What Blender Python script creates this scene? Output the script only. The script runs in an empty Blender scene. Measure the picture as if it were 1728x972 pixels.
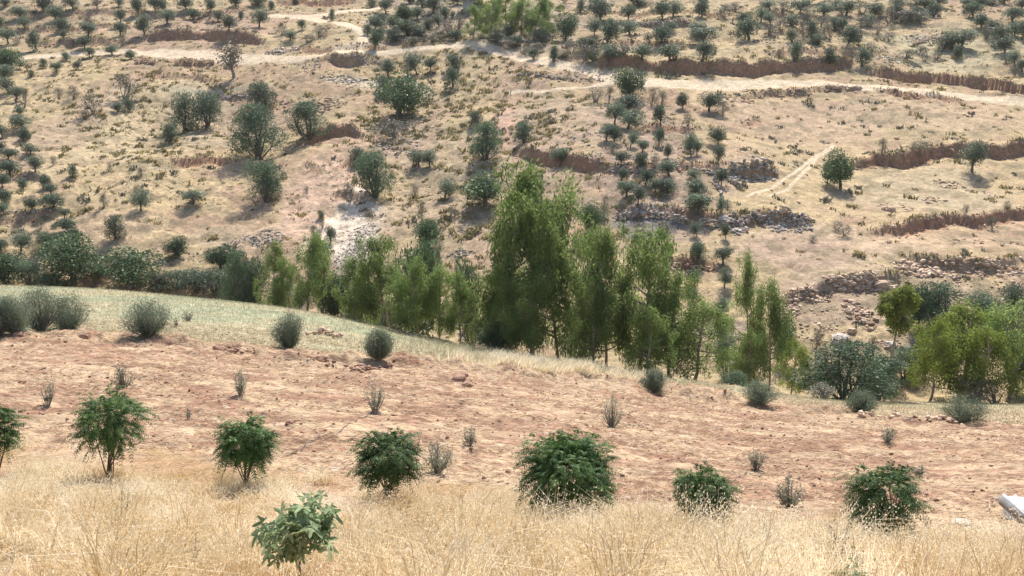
import bpy, math, random
import numpy as np

# ------------------------------------------------------------------ camera, world, sun, exposure
scene = bpy.context.scene
COL = scene.collection
PITCH = math.radians(12.0)
F = 1660.0                      # focal length in pixels of the 1728 px wide photograph
cd = bpy.data.cameras.new('camera'); cam = bpy.data.objects.new('camera', cd); COL.objects.link(cam)
cd.sensor_width = 36.0; cd.lens = F * 36.0 / 1728.0
cd.clip_start = 0.1; cd.clip_end = 3000
cam.location = (0, 0, 0); cam.rotation_euler = (math.radians(90) - PITCH, 0, 0)
scene.camera = cam

SUN_EL = math.radians(50.0); SUN_AZ = math.radians(12.0)     # azimuth measured from +Y towards +X
world = bpy.data.worlds.new('World'); scene.world = world; world.use_nodes = True
wn = world.node_tree.nodes; wl = world.node_tree.links
sky = wn.new('ShaderNodeTexSky'); sky.sky_type = 'NISHITA'; sky.sun_disc = False
sky.sun_elevation = SUN_EL; sky.sun_rotation = SUN_AZ; sky.air_density = 1.0; sky.dust_density = 1.5; sky.ozone_density = 1.0
bg = wn['Background']; bg.inputs['Strength'].default_value = 0.11
wl.new(sky.outputs['Color'], bg.inputs['Color'])
sd = bpy.data.lights.new('sun', 'SUN'); sd.energy = 4.6; sd.angle = math.radians(0.6); sd.color = (1.0, 0.95, 0.87)
so = bpy.data.objects.new('sun', sd); COL.objects.link(so)
from mathutils import Vector
sv = Vector((math.sin(SUN_AZ) * math.cos(SUN_EL), math.cos(SUN_AZ) * math.cos(SUN_EL), math.sin(SUN_EL)))
so.rotation_euler = (-sv).to_track_quat('-Z', 'Y').to_euler()
so.location = (0, 0, 60)
scene.view_settings.view_transform = 'Standard'; scene.view_settings.look = 'None'
scene.view_settings.gamma = 1.0; scene.view_settings.use_curve_mapping = False
scene.view_settings.exposure = 0.62
scene.render.engine = 'CYCLES'
scene.cycles.max_bounces = 5; scene.cycles.diffuse_bounces = 3; scene.cycles.transmission_bounces = 3
scene.cycles.glossy_bounces = 1; scene.cycles.transparent_max_bounces = 4

HAZE = 0.00010
random.seed(7); R = np.random.default_rng(11)

# ------------------------------------------------------------------ small numeric helpers
TAB = np.random.default_rng(5).random((256, 256))
def vnoise(x, y, s=0):
    x = x + s * 17.31; y = y + s * 9.77
    xi = np.floor(x).astype(np.int64); yi = np.floor(y).astype(np.int64)
    fx = x - xi; fy = y - yi; fx = fx * fx * (3 - 2 * fx); fy = fy * fy * (3 - 2 * fy)
    a = TAB[xi & 255, yi & 255]; b = TAB[(xi + 1) & 255, yi & 255]
    c = TAB[xi & 255, (yi + 1) & 255]; d = TAB[(xi + 1) & 255, (yi + 1) & 255]
    return (a * (1 - fx) + b * fx) * (1 - fy) + (c * (1 - fx) + d * fx) * fy
def fbm(x, y, o=4, s=0, g=0.5):
    r = 0; a = 1; t = 0
    for i in range(o):
        r = r + a * vnoise(x, y, s + i * 3); t += a; a *= g; x = x * 2.03 + 1.7; y = y * 2.03 + 3.1
    return r / t
def sstep(a, b, x):
    t = np.clip((x - a) / (b - a), 0, 1); return t * t * (3 - 2 * t)

# a pixel of the photograph as a slope of the view ray: X/Y and Z/Y
CP, SP = math.cos(PITCH), math.sin(PITCH)
def ray(px, py):
    u = (px - 864.0) / F; v = -(py - 486.0) / F
    dy = CP + v * SP; dz = -SP + v * CP
    return u / dy, dz / dy
def slope_of(py): return ray(864, py)[1]

# ------------------------------------------------------------------ terrain heights
COLS = np.array([-900, 0, 250, 500, 640, 750, 1000, 1250, 1500, 1728, 2600], float)
P20 = [800, 808, 815, 830, 838, 845, 862, 876, 888, 890, 890]
P50 = [552, 560, 568, 588, 606, 616, 642, 680, 698, 710, 720]
CY  = [80, 79, 76, 68, 64, 60, 54, 52, 63, 68, 70]
CPY = [474, 479, 486, 512, 545, 583, 628, 660, 682, 684, 684]
YV  = [104, 100, 97, 93, 90, 86, 80, 77, 76, 78, 80]
YT = np.arange(-40, 620, 0.5)
rows = []
for i in range(len(COLS)):
    zc = CY[i] * slope_of(CPY[i]); zv = -24.8
    kY = [-40, 0, 9, 20, 50, CY[i], CY[i] + 5, YV[i] - 4, YV[i] + 4, YV[i] + 60, 300, 450, 620]
    kz = [9, -1.75, 9 * slope_of(1000), 20 * slope_of(P20[i]), 50 * slope_of(P50[i]), zc, zc - 1.4, zv - 0.3, zv + 0.6,
          zv + 15.6, zv + 0.262 * (300 - YV[i]), zv + 0.262 * (300 - YV[i]) + 30, zv + 0.262 * (300 - YV[i]) + 50]
    z = np.interp(YT, kY, kz)
    rows.append(z)
rows = np.array(rows)
UC = np.linspace(-900, 2600, 141)
tab = np.array([np.interp(UC, COLS, rows[:, j]) for j in range(len(YT))])      # [Y, col]
def blur(a, k, ax):
    w = np.exp(-0.5 * (np.arange(-3 * k, 3 * k + 1) / k) ** 2); w /= w.sum()
    p = [(0, 0), (0, 0)]; p[ax] = (3 * k, 3 * k)
    b = np.pad(a, p, mode='edge'); out = 0
    for i, wi in enumerate(w):
        out = out + wi * (b[i:i + a.shape[0]] if ax == 0 else b[:, i:i + a.shape[1]])
    return out
tab = blur(blur(tab, 2, 0), 4, 1)
def base_z(X, Y):
    X = np.asarray(X, float); Y = np.asarray(Y, float)
    t = X / np.maximum(Y, 9.0); px = 864 + t * F * 0.972
    c = np.clip((px + 900) / 25.0, 0, 139.99); r = np.clip((Y + 40) / 0.5, 0, len(YT) - 1.01)
    ci = c.astype(int); ri = r.astype(int); fc = c - ci; fr = r - ri
    z = (tab[ri, ci] * (1 - fc) + tab[ri, ci + 1] * fc) * (1 - fr) + (tab[ri + 1, ci] * (1 - fc) + tab[ri + 1, ci + 1] * fc) * fr
    far = sstep(100, 135, Y)
    z = z + far * ((fbm(X / 34, Y / 48, 3, 2) - 0.5) * 7.0 + (fbm(X / 9, Y / 13, 3, 5) - 0.5) * 1.5)
    near = 1 - sstep(50, 60, Y)
    z = z + near * (fbm(X / 6, Y / 6, 2, 9) - 0.5) * 0.35
    return z
def march(px, py, ymin, zf, ymax=430.0, step=0.2):
    rx, rz = ray(px, py)
    Y = np.arange(ymin, ymax, step); d = rz * Y - zf(rx * Y, Y)
    i = np.argmax(d <= 0)
    if d[i] > 0: i = len(Y) - 1
    return rx * Y[i], Y[i]
def far_pts(pts): return np.array([march(p[0], p[1], 88, base_z) for p in pts])

# cut banks and terrace edges: (pixels along the top, height, length of the taper uphill, soil colour strength)
LEDGES = [
 ([(1000, 106), (1040, 111), (1100, 116), (1180, 120), (1250, 121), (1350, 117), (1442, 114)], 2.6, 9, 1.0),
 ([(1458, 126), (1500, 132), (1560, 138), (1640, 145), (1728, 158), (1800, 166)], 2.2, 8, 1.0),
 ([(246, 66), (300, 64), (350, 66), (410, 68), (448, 72)], 2.6, 8, 0.9),
 ([(468, 6), (520, 8), (600, 4)], 1.3, 5, 0.8),
 ([(536, 104), (560, 102), (590, 104), (628, 100)], 1.8, 5, 0.55),
 ([(500, 88), (560, 86), (620, 84), (655, 80)], 0.9, 4, 0.5),
 ([(868, 262), (910, 270), (960, 276), (1010, 284), (1032, 292)], 2.2, 7, 0.9),
 ([(1438, 288), (1480, 279), (1530, 276), (1590, 264), (1650, 260), (1728, 256), (1800, 254)], 1.9, 8, 1.0),
 ([(1468, 402), (1520, 394), (1570, 386), (1620, 378), (1680, 374), (1740, 370), (1800, 368)], 1.2, 8, 0.9),
 ([(290, 268), (320, 275), (352, 272), (402, 278)], 1.2, 5, 0.9),
 ([(496, 246), (522, 236), (556, 227), (590, 226), (616, 232)], 1.8, 5, 0.8),
 ([(516, 280), (528, 286), (540, 288)], 1.2, 4, 0.9),
 ([(570, 282), (590, 274), (615, 280)], 1.4, 4, 0.7),
 ([(560, 332), (640, 336)], 1.0, 4, 0.4),
 ([(1038, 362), (1100, 366), (1160, 372), (1225, 374), (1362, 370)], 1.2, 5, 0.55),
 ([(1108, 450), (1150, 452), (1216, 456)], 1.6, 6, 1.0),
 ([(1228, 292), (1260, 296), (1312, 290)], 1.6, 5, 0.6),
 ([(1020, 290), (1100, 292), (1170, 284), (1218, 280)], 0.8, 4, 0.6),
 ([(1072, 217), (1110, 219), (1182, 219)], 0.8, 4, 0.7),
 ([(1240, 168), (1300, 160), (1400, 152), (1450, 152)], 0.7, 5, 0.3),
 ([(1478, 156), (1540, 166), (1620, 172)], 0.8, 5, 0.8),
 ([(1250, 208), (1285, 204)], 0.9, 3, 0.8),
 ([(0, 24), (100, 28), (200, 22), (300, 26), (420, 20)], 0.8, 5, 0.4),
 ([(0, 50), (120, 52), (230, 48)], 0.7, 5, 0.35),
 ([(60, 78), (120, 74), (215, 72)], 1.1, 5, 0.4),
 ([(1000, 26), (1100, 24), (1200, 28), (1330, 24)], 0.8, 5, 0.4),
 ([(1010, 42), (1080, 44), (1180, 44)], 1.2, 5, 0.35),
 ([(1000, 84), (1080, 80), (1180, 82)], 0.9, 5, 0.5),
 ([(1290, 62), (1370, 60), (1420, 62)], 0.9, 5, 0.4),
 ([(1290, 100), (1400, 98), (1500, 96)], 0.8, 5, 0.35),
 ([(0, 305), (50, 300), (85, 296)], 0.8, 4, 0.5),
 ([(0, 366), (60, 362), (110, 356)], 0.8, 4, 0.5),
 ([(0, 220), (40, 222)], 0.8, 4, 0.4),
 ([(228, 102), (262, 104)], 1.0, 4, 0.9), ([(294, 106), (360, 106)], 1.0, 4, 0.45),
 ([(370, 168), (420, 164), (470, 166)], 0.6, 4, 0.3),
 ([(1320, 500), (1400, 488), (1500, 476), (1530, 470)], 1.0, 6, 0.2),
 ([(1520, 440), (1620, 452), (1728, 446)], 1.0, 6, 0.3),
 ([(240, 128), (300, 126), (370, 138)], 0.7, 4, 0.4),
]
LW = [(far_pts(p), h, L, c) for p, h, L, c in LEDGES]
def bank(X, Y):
    dz = np.zeros_like(X); m = np.zeros_like(X); top = np.zeros_like(X)
    for pts, h, L, c in LW:
        o = np.argsort(pts[:, 0]); x = pts[o, 0]; y = pts[o, 1]
        sel = (X > x[0] - 4) & (X < x[-1] + 4) & (Y > y.min() - 8) & (Y < y.max() + 5 * L)
        if not sel.any(): continue
        xs = X[sel]; ys = Y[sel]
        wob = (fbm(xs / 3.2, ys * 0 + L, 4, 4) - 0.5) * 3.6
        s = ys - (np.interp(xs, x, y) + wob)
        ends = sstep(x[0] - 1.5, x[0] + 3.5, xs) * (1 - sstep(x[-1] - 3.5, x[-1] + 1.5, xs))
        hh = .66 * h * ends * (0.45 + 1.1 * fbm(xs / 4, xs * 0 + h, 3, 8))
        rw = max(0.7, .0068 * y.mean()); up = sstep(-rw, 0.0, s) * np.exp(-np.maximum(s, 0) / L)
        dz[sel] += hh * up - 0.25 * hh * np.exp(-((s + 1.2) / 1.2) ** 2)
        k = sstep(-.95 - rw, -.15 - rw, s + (vnoise(xs * 1.5, ys, 3) - 0.5)) * (1 - sstep(-0.15, 0.25, s)) * ends * c
        m[sel] = np.maximum(m[sel], k)
        top[sel] = np.maximum(top[sel], np.exp(-((s - 0.6) / 0.7) ** 2) * ends)
    return dz, m, top

# dirt roads and tracks: (pixels, half width in metres)
ROADS = [
 ([(-60, 104), (0, 101), (60, 97), (130, 92), (215, 88), (300, 95), (360, 99), (440, 101), (500, 102)], 2.0),
 ([(250, 91), (300, 94), (360, 98), (440, 100)], 3.2),
 ([(440, 101), (500, 100), (560, 97), (620, 94), (690, 84), (735, 80), (780, 77)], 1.5),
 ([(780, 77), (860, 92), (950, 112), (1030, 131), (1100, 142), (1200, 147), (1300, 146), (1380, 144), (1440, 149), (1560, 160), (1640, 166), (1728, 173), (1800, 180)], 2.1),
 ([(1040, 134), (1120, 142), (1200, 147), (1300, 146)], 2.9),
 ([(462, 27), (500, 29), (530, 30), (580, 20), (645, 13)], 2.0),
 ([(500, 30), (540, 36), (585, 43), (612, 52), (626, 66), (612, 80), (580, 90)], 2.0),
 ([(860, 157), (930, 154), (1000, 147), (1040, 136)], 0.7),
 ([(1256, 338), (1300, 322), (1335, 297), (1372, 268), (1405, 249)], 0.24),
 ([(1300, 336), (1330, 322), (1352, 297), (1378, 268), (1408, 250)], 0.24),
]
RW = [(far_pts(p), w) for p, w in ROADS]
def road(X, Y):
    m = np.zeros_like(X)
    nz = None
    for pts, w in RW:
        best = np.full(X.shape, 1e9)
        sel = (X > pts[:, 0].min() - 8) & (X < pts[:, 0].max() + 8) & (Y > pts[:, 1].min() - 8) & (Y < pts[:, 1].max() + 8)
        if not sel.any(): continue
        xs = X[sel]; ys = Y[sel]; b = np.full(xs.shape, 1e9)
        for (x0, y0), (x1, y1) in zip(pts[:-1], pts[1:]):
            dx, dy = x1 - x0, y1 - y0; t = np.clip(((xs - x0) * dx + (ys - y0) * dy) / (dx * dx + dy * dy + 1e-9), 0, 1)
            b = np.minimum(b, np.hypot(xs - x0 - t * dx, ys - y0 - t * dy))
        b = b + (fbm(xs / 1.6, ys / 1.6, 2, 6) - 0.5) * min(.7, w * .6)
        m[sel] = np.maximum(m[sel], 1 - sstep(w * 0.72, w * 1.12, b))
    return m

# the grid: a fan of rows wider and coarser with distance
ys = [-10.0]
while ys[-1] < 560:
    y = ys[-1]; ys.append(y + (0.3 if y < 5.5 else max(0.035, 0.0031 * y) * (1 if y < 300 else 3)))
GY = np.array(ys); NC = 1150; U = np.linspace(-1, 1, NC)
GW = 9 + 0.66 * np.maximum(GY, 0)
XX = U[None, :] * GW[:, None]; YY = np.repeat(GY[:, None], NC, 1)
ZB = base_z(XX, YY)
fx, fy = XX.ravel(), YY.ravel()
dz, BM, BT = bank(fx, fy); RM = road(fx, fy)
z = ZB.ravel() + dz
PXc = 864 + fx / np.maximum(fy, 9) * F * 0.972
P50Y = 50 + (fbm(fx / 4, fy * 0, 2, 1) - 0.5) * 5                     # far edge of the ploughed field
edge = np.interp(PXc, COLS, [50, 50, 51, 49, 51, 53, 53, 52, 49, 49, 49])
crest = np.interp(PXc, COLS, CY)
FIELD = (1 - sstep(-1.5, 1.5, fy - edge - (fbm(fx / 3, fy / 3, 3, 7) - 0.5) * 5))
GRN = 20.2 - 0.22 * np.clip(fx, -11, 11) + (fbm(fx / 2.2, fy / 3.5, 4, 12) - 0.5) * 7.0
GRASSM = 1 - sstep(-1.0, 1.0, fy - GRN)
PLOW = FIELD * (1 - GRASSM)
FAR = sstep(0, 4, fy - crest - 1)
SMO = sstep(1180, 1280, PXc) * sstep(95, 105, fy) * (1 - sstep(150, 168, fy))
rough = 0.17 * (fbm(fx * 1.3, fy * 2.1, 5, 21, .62) - 0.5) * 1.8 + 0.10 * np.maximum(fbm(fx * 2.2, fy * 2.8, 2, 31) - 0.66, 0) * 2
mound = np.exp(-((fy - edge + 3) / 2.6) ** 2) * (fbm(fx / 1.3, fy / 1.1, 3, 17) - 0.42) * 1.4
z = z + PLOW * rough + PLOW * mound
z = z + (FAR * (1 - RM) * (0.55 * (1 - .55 * SMO) * (fbm(fx / 1.3, fy / 1.3, 4, 41) - 0.5) + 0.10 + 0.7 * (1 - .6 * SMO) * (fbm(fx / 5, fy / 3.5, 3, 43) - 0.5)))
z = z + BT * (fbm(fx * 0.9, fy * 0.9, 2, 51) - 0.35) * 0.5
z = z + RM * 0.10
z = z + BM * (fbm(fx * 1.2, fy * 1.2, 3, 55) - 0.5) * 0.8
GZ = z.reshape(XX.shape)
def H(X, Y):
    X = np.asarray(X, float); Y = np.asarray(Y, float)
    r = np.clip(np.interp(Y, GY, np.arange(len(GY))), 0, len(GY) - 1.001); ri = r.astype(int); fr = r - ri
    w = 9 + 0.66 * np.maximum(Y, 0); c = np.clip((X / w + 1) * 0.5 * (NC - 1), 0, NC - 1.001); ci = c.astype(int); fc = c - ci
    return (GZ[ri, ci] * (1 - fc) + GZ[ri, ci + 1] * fc) * (1 - fr) + (GZ[ri + 1, ci] * (1 - fc) + GZ[ri + 1, ci + 1] * fc) * fr

# ------------------------------------------------------------------ ground colours (albedo of soil, straw, road dust)
def rgb(*c): return np.array(c, float)
STRAW = rgb(.48, .36, .21); STRAW2 = rgb(.41, .32, .185); SOIL = rgb(.41, .285, .185); ROADC = rgb(.70, .56, .40)
RED = rgb(.40, .225, .135); PLOUGH = rgb(.315, .185, .122); LITTER = rgb(.52, .385, .25); MEADOW = rgb(.43, .40, .25); GREY = rgb(.30, .27, .235)
def mixc(c, col, m): return c * (1 - m[:, None]) + col[None, :] * m[:, None]
n1 = fbm(fx / 18, fy / 22, 4, 61); n2 = fbm(fx / 3.0, fy / 3.5, 4, 71); n3 = fbm(fx * 0.9, fy * 0.9, 3, 81)
c = mixc(np.repeat(STRAW[None, :], len(fx), 0), SOIL, sstep(.44, .60, n1 * .55 + n2 * .45))
c = mixc(c, STRAW2, sstep(.5, .62, fbm(fx / 7, fy / 7, 3, 91)) * .7)
BLOBS = [  # pixel centre, pixel radii, colour, strength
 (340, 52, 130, 34, rgb(.38, .25, .185), .7), (560, 290, 75, 70, rgb(.44, .30, .215), .8), (585, 380, 62, 74, rgb(.70, .57, .44), 1.0),
 (600, 432, 46, 40, rgb(.60, .53, .43), .8), (530, 335, 50, 70, rgb(.55, .38, .27), 1.0), (852, 245, 26, 75, rgb(.52, .34, .245), .95), (1350, 205, 170, 40, rgb(.47, .33, .23), .6),
 (1560, 200, 170, 30, rgb(.50, .37, .24), .6), (1120, 300, 110, 130, rgb(.35, .255, .195), .75), (1085, 378, 55, 26, rgb(.23, .215, .215), .8),
 (1250, 260, 60, 25, rgb(.50, .35, .24), .6), (1560, 330, 160, 50, rgb(.45, .36, .235), .7), (1400, 420, 190, 34, rgb(.50, .37, .25), .8),
 (1620, 415, 150, 14, rgb(.52, .37, .24), .8), (700, 230, 60, 90, rgb(.38, .28, .205), .5), (940, 220, 80, 70, rgb(.40, .29, .21), .6),
 (800, 330, 170, 110, rgb(.37, .28, .195), .6), (1440, 540, 150, 60, rgb(.35, .255, .19), .6), (1340, 430, 90, 30, rgb(.41, .29, .21), .7),
 (900, 50, 90, 50, rgb(.31, .255, .2), .6), (700, 40, 90, 45, rgb(.33, .265, .205), .7), (400, 210, 80, 50, rgb(.39, .285, .21), .6),
 (220, 220, 150, 90, rgb(.47, .375, .235), .6), (160, 400, 120, 50, rgb(.43, .31, .21), .6), (380, 400, 90, 30, rgb(.47, .355, .245), .5),
 (600, 138, 60, 10, rgb(.57, .47, .35), .7), (1600, 90, 140, 40, rgb(.46, .395, .25), .7), (1100, 50, 120, 14, rgb(.50, .38, .23), .5),
 (40, 260, 60, 110, rgb(.42, .30, .21), .6), (1500, 480, 200, 30, rgb(.43, .32, .23), .5), (330, 156, 110, 6, rgb(.42, .39, .28), .6),
 (150, 30, 180, 26, rgb(.45, .34, .22), .5), (470, 330, 60, 20, rgb(.40, .28, .2), .6), (900, 285, 60, 50, rgb(.43, .30, .22), .4),
 (1200, 640, 80, 16, rgb(.30, .25, .21), .7),
]
for (cx, cy, rx, ry, colr, st) in BLOBS:
    X0, Y0 = march(cx, cy, 88, base_z); _, Ya = march(cx, cy + ry, 88, base_z); _, Yb = march(cx, cy - ry, 88, base_z)
    ax = rx * Y0 / F; ay = np.where(fy > Y0, max(Yb - Y0, 1.5), max(Y0 - Ya, 1.5))
    sel = (np.abs(fx - X0) < ax * 1.6) & (np.abs(fy - Y0) < ay * 1.6) & (fy > crest + 2)
    q = np.hypot((fx[sel] - X0) / ax, (fy[sel] - Y0) / ay[sel]) + (fbm(fx[sel] / 5, fy[sel] / 6, 3, 101) - .5) * 1.2
    m = (1 - sstep(.7, 1.15, q)) * st; cs = c[sel]; c[sel] = cs * (1 - m[:, None]) + colr[None, :] * m[:, None]
c = c * (0.84 + 0.34 * n3)[:, None]
tus = sstep(.56, .68, fbm(fx * .55, fy * .5, 3, 111)) * FAR
c = mixc(c, rgb(.25, .20, .125), tus * .6)
c = mixc(c, RED * (1.0), np.clip(BM * 1.15, 0, 1))
c = mixc(c, ROADC, np.clip(RM * (.82 + .35 * (n3 - .5)), 0, 1))
md = (1 - FIELD) * (1 - FAR)
green = sstep(.45, .6, fbm(fx / 9, fy / 4, 3, 121))
mc = mixc(np.repeat((rgb(.43, .375, .24))[None, :], len(fx), 0), rgb(.355, .36, .235), green)
mc = mixc(mc, rgb(.52, .41, .27), sstep(1250, 1500, PXc) * .8)
c = c * (1 - md[:, None]) + mc * md[:, None]
st = sstep(.38, .62, fbm(fx * .5, fy * .8 + fx * .08, 5, 131, .62) * .6 + fbm(fx * 2.5, fy * 5, 3, 141) * .4 + .10 * sstep(-9, 0, fy - edge) + .07 * (1 - sstep(0, 4, fy - GRN)))
pc = mixc(np.repeat(PLOUGH[None, :], len(fx), 0), LITTER, st * .85)
c = c * (1 - FIELD[:, None]) + pc * FIELD[:, None]
c = mixc(c, rgb(.40, .25, .155), GRASSM * .8)
ALB = np.clip(c, 0.02, 0.8)

# ------------------------------------------------------------------ materials
MATS = {}
def new_mat(name):
    m = bpy.data.materials.new(name); m.use_nodes = True; MATS[name] = m
    nt = m.node_tree; nt.nodes.clear(); return m, nt.nodes, nt.links
def mat_ground():
    m, N, L = new_mat('ground')
    o = N.new('ShaderNodeOutputMaterial'); b = N.new('ShaderNodeBsdfPrincipled'); b.inputs['Roughness'].default_value = 0.95
    b.inputs['Specular IOR Level'].default_value = 0.1
    a = N.new('ShaderNodeAttribute'); a.attribute_name = 'albedo'
    tc = N.new('ShaderNodeTexCoord')
    def noise(s, d, sc=(1, 1, 1)):
        mp = N.new('ShaderNodeMapping'); mp.inputs['Scale'].default_value = sc; L.new(tc.outputs['Object'], mp.inputs['Vector'])
        n = N.new('ShaderNodeTexNoise'); n.inputs['Scale'].default_value = s; n.inputs['Detail'].default_value = d
        n.inputs['Roughness'].default_value = .62; L.new(mp.outputs[0], n.inputs['Vector']); return n
    n = noise(2.2, 9); n2 = noise(0.7, 6, (1, 1.3, 1)); n3 = noise(9, 5, (.55, 1.5, 1))
    def rng(src, lo, hi, a0, a1):
        r = N.new('ShaderNodeMapRange'); r.inputs[1].default_value = lo; r.inputs[2].default_value = hi; r.inputs[3].default_value = a0; r.inputs[4].default_value = a1
        L.new(src, r.inputs[0]); return r.outputs[0]
    def mul(x, y):
        k = N.new('ShaderNodeMath'); k.operation = 'MULTIPLY'; L.new(x, k.inputs[0]); L.new(y, k.inputs[1]); return k.outputs[0]
    f = mul(mul(rng(n.outputs[0], .33, .67, .70, 1.26), rng(n2.outputs[0], .35, .65, .85, 1.15)), rng(n3.outputs[0], .35, .65, .82, 1.2))
    vm = N.new('ShaderNodeVectorMath'); vm.operation = 'SCALE'; L.new(a.outputs['Color'], vm.inputs[0]); L.new(f, vm.inputs['Scale'])
    # pale stone chips
    v = N.new('ShaderNodeTexVoronoi'); v.inputs['Scale'].default_value = 2.6; L.new(tc.outputs['Object'], v.inputs['Vector'])
    ch = N.new('ShaderNodeSeparateColor'); L.new(v.outputs['Color'], ch.inputs[0])
    thr = N.new('ShaderNodeMath'); thr.operation = 'GREATER_THAN'; thr.inputs[1].default_value = .93; L.new(ch.outputs[0], thr.inputs[0])
    nr = N.new('ShaderNodeMath'); nr.operation = 'LESS_THAN'; nr.inputs[1].default_value = .30; L.new(v.outputs['Distance'], nr.inputs[0])
    chip = mul(thr.outputs[0], nr.outputs[0])
    c5 = N.new('ShaderNodeMath'); c5.operation = 'MULTIPLY'; c5.inputs[1].default_value = .55; L.new(chip, c5.inputs[0])
    mx = N.new('ShaderNodeMix'); mx.data_type = 'RGBA'; L.new(c5.outputs[0], mx.inputs[0]); L.new(vm.outputs[0], mx.inputs[6]); mx.inputs[7].default_value = (.58, .49, .40, 1)
    L.new(mx.outputs[2], b.inputs['Base Color'])
    bp = N.new('ShaderNodeBump'); bp.inputs['Strength'].default_value = .8; bp.inputs['Distance'].default_value = .12
    ad = N.new('ShaderNodeMath'); ad.operation = 'ADD'; L.new(n.outputs[0], ad.inputs[0]); L.new(n3.outputs[0], ad.inputs[1])
    L.new(ad.outputs[0], bp.inputs['Height']); L.new(bp.outputs[0], b.inputs['Normal']); L.new(b.outputs[0], o.inputs[0]); return m
def mat_leaf(name, c1, c2, transl=.35, rough=.5, tc=None, var=.18):
    m, N, L = new_mat(name)
    o = N.new('ShaderNodeOutputMaterial'); b = N.new('ShaderNodeBsdfPrincipled'); b.inputs['Roughness'].default_value = rough
    b.inputs['Specular IOR Level'].default_value = 0.3
    a = N.new('ShaderNodeAttribute'); a.attribute_name = 'tint'
    r = N.new('ShaderNodeMix'); r.data_type = 'RGBA'; r.inputs[6].default_value = (*c1, 1); r.inputs[7].default_value = (*c2, 1); L.new(a.outputs['Fac'], r.inputs[0])
    oi = N.new('ShaderNodeObjectInfo'); mr = N.new('ShaderNodeMapRange'); mr.inputs[3].default_value = 1 - var; mr.inputs[4].default_value = 1 + var; L.new(oi.outputs['Random'], mr.inputs[0])
    vm = N.new('ShaderNodeVectorMath'); vm.operation = 'SCALE'; L.new(r.outputs[2], vm.inputs[0]); L.new(mr.outputs[0], vm.inputs['Scale'])
    L.new(vm.outputs[0], b.inputs['Base Color'])
    t = N.new('ShaderNodeBsdfTranslucent'); L.new(vm.outputs[0], t.inputs['Color'])
    mx = N.new('ShaderNodeMixShader'); mx.inputs[0].default_value = transl; L.new(b.outputs[0], mx.inputs[1]); L.new(t.outputs[0], mx.inputs[2])
    L.new(mx.outputs[0], o.inputs[0]); return m
def mat_rough(name, c1, c2, scale=4.0, rough=.9, metal=0.0, bump=.3):
    m, N, L = new_mat(name)
    o = N.new('ShaderNodeOutputMaterial'); b = N.new('ShaderNodeBsdfPrincipled'); b.inputs['Roughness'].default_value = rough; b.inputs['Metallic'].default_value = metal
    tc = N.new('ShaderNodeTexCoord'); n = N.new('ShaderNodeTexNoise'); n.inputs['Scale'].default_value = scale; n.inputs['Detail'].default_value = 7; L.new(tc.outputs['Object'], n.inputs['Vector'])
    mr = N.new('ShaderNodeMapRange'); mr.inputs[1].default_value = .35; mr.inputs[2].default_value = .65; L.new(n.outputs[0], mr.inputs[0])
    r = N.new('ShaderNodeMix'); r.data_type = 'RGBA'; r.inputs[6].default_value = (*c1, 1); r.inputs[7].default_value = (*c2, 1); L.new(mr.outputs[0], r.inputs[0])
    L.new(r.outputs[2], b.inputs['Base Color'])
    bp = N.new('ShaderNodeBump'); bp.inputs['Strength'].default_value = bump; bp.inputs['Distance'].default_value = .05; L.new(n.outputs[0], bp.inputs['Height']); L.new(bp.outputs[0], b.inputs['Normal'])
    L.new(b.outputs[0], o.inputs[0]); return m
def mat_tint(name, c1, c2, rough=.9):
    return mat_leaf(name, c1, c2, 0.0, rough, None, .05)
M_GROUND = mat_ground()
M_OLIVE = mat_leaf('olive_leaf', (.065, .10, .06), (.22, .27, .18), .32)
M_OLIVEG = mat_leaf('grey_leaf', (.10, .14, .09), (.27, .32, .22), .35)
M_TEAL = mat_leaf('teal_leaf', (.055, .105, .055), (.18, .26, .15), .35)
M_SAP = mat_leaf('sapling_leaf', (.17, .185, .13), (.34, .35, .26), .4)
M_NOLIVE = mat_leaf('silver_olive_leaf', (.09, .13, .085), (.25, .30, .20), .35)
M_OAK = mat_leaf('dark_leaf', (.05, .095, .042), (.165, .235, .11), .3)
M_SCRUB = mat_leaf('scrub_leaf', (.13, .125, .09), (.27, .245, .18), .2)
M_EUC = mat_leaf('eucalyptus_leaf', (.105, .175, .045), (.34, .42, .14), .52)
M_EUCY = mat_leaf('bright_eucalyptus_leaf', (.13, .19, .03), (.36, .42, .09), .48)
M_BUSH = mat_leaf('pinnate_leaf', (.030, .085, .020), (.13, .22, .055), .32, .6)
M_FIG = mat_leaf('fig_leaf', (.14, .205, .085), (.37, .44, .24), .35, .6)
M_GRASS = mat_leaf('dry_grass_blade', (.63, .46, .23), (.96, .88, .68), .42, .6, None, 0)
M_TUFT = mat_leaf('tussock_blade', (.16, .14, .065), (.44, .37, .17), .25, .8, None, 0)
M_MEADOW = mat_leaf('meadow_blade', (.35, .35, .22), (.58, .51, .35), .35, .7, None, 0)
M_STRAW = mat_leaf('straw_fleck', (.50, .33, .21), (.76, .60, .42), .1, .8, None, 0)
M_BARK = mat_rough('olive_bark', (.10, .085, .07), (.20, .17, .14), 12)
M_EBARK = mat_rough('eucalyptus_bark', (.26, .21, .16), (.42, .35, .28), 6)
M_TWIG = mat_rough('dry_twig', (.24, .20, .16), (.38, .33, .27), 20)
M_STEM = mat_rough('brown_stem', (.13, .09, .06), (.24, .17, .11), 20)
M_ROCK = mat_leaf('pale_rock', (.40, .26, .18), (.68, .52, .38), 0.0, .9, None, .1)
M_ROCKG = mat_leaf('grey_rock', (.28, .235, .20), (.62, .54, .45), 0.0, .9, None, .1)
M_CLOD = mat_leaf('red_clod', (.22, .12, .08), (.44, .28, .20), 0.0, .95, None, .1)

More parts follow.
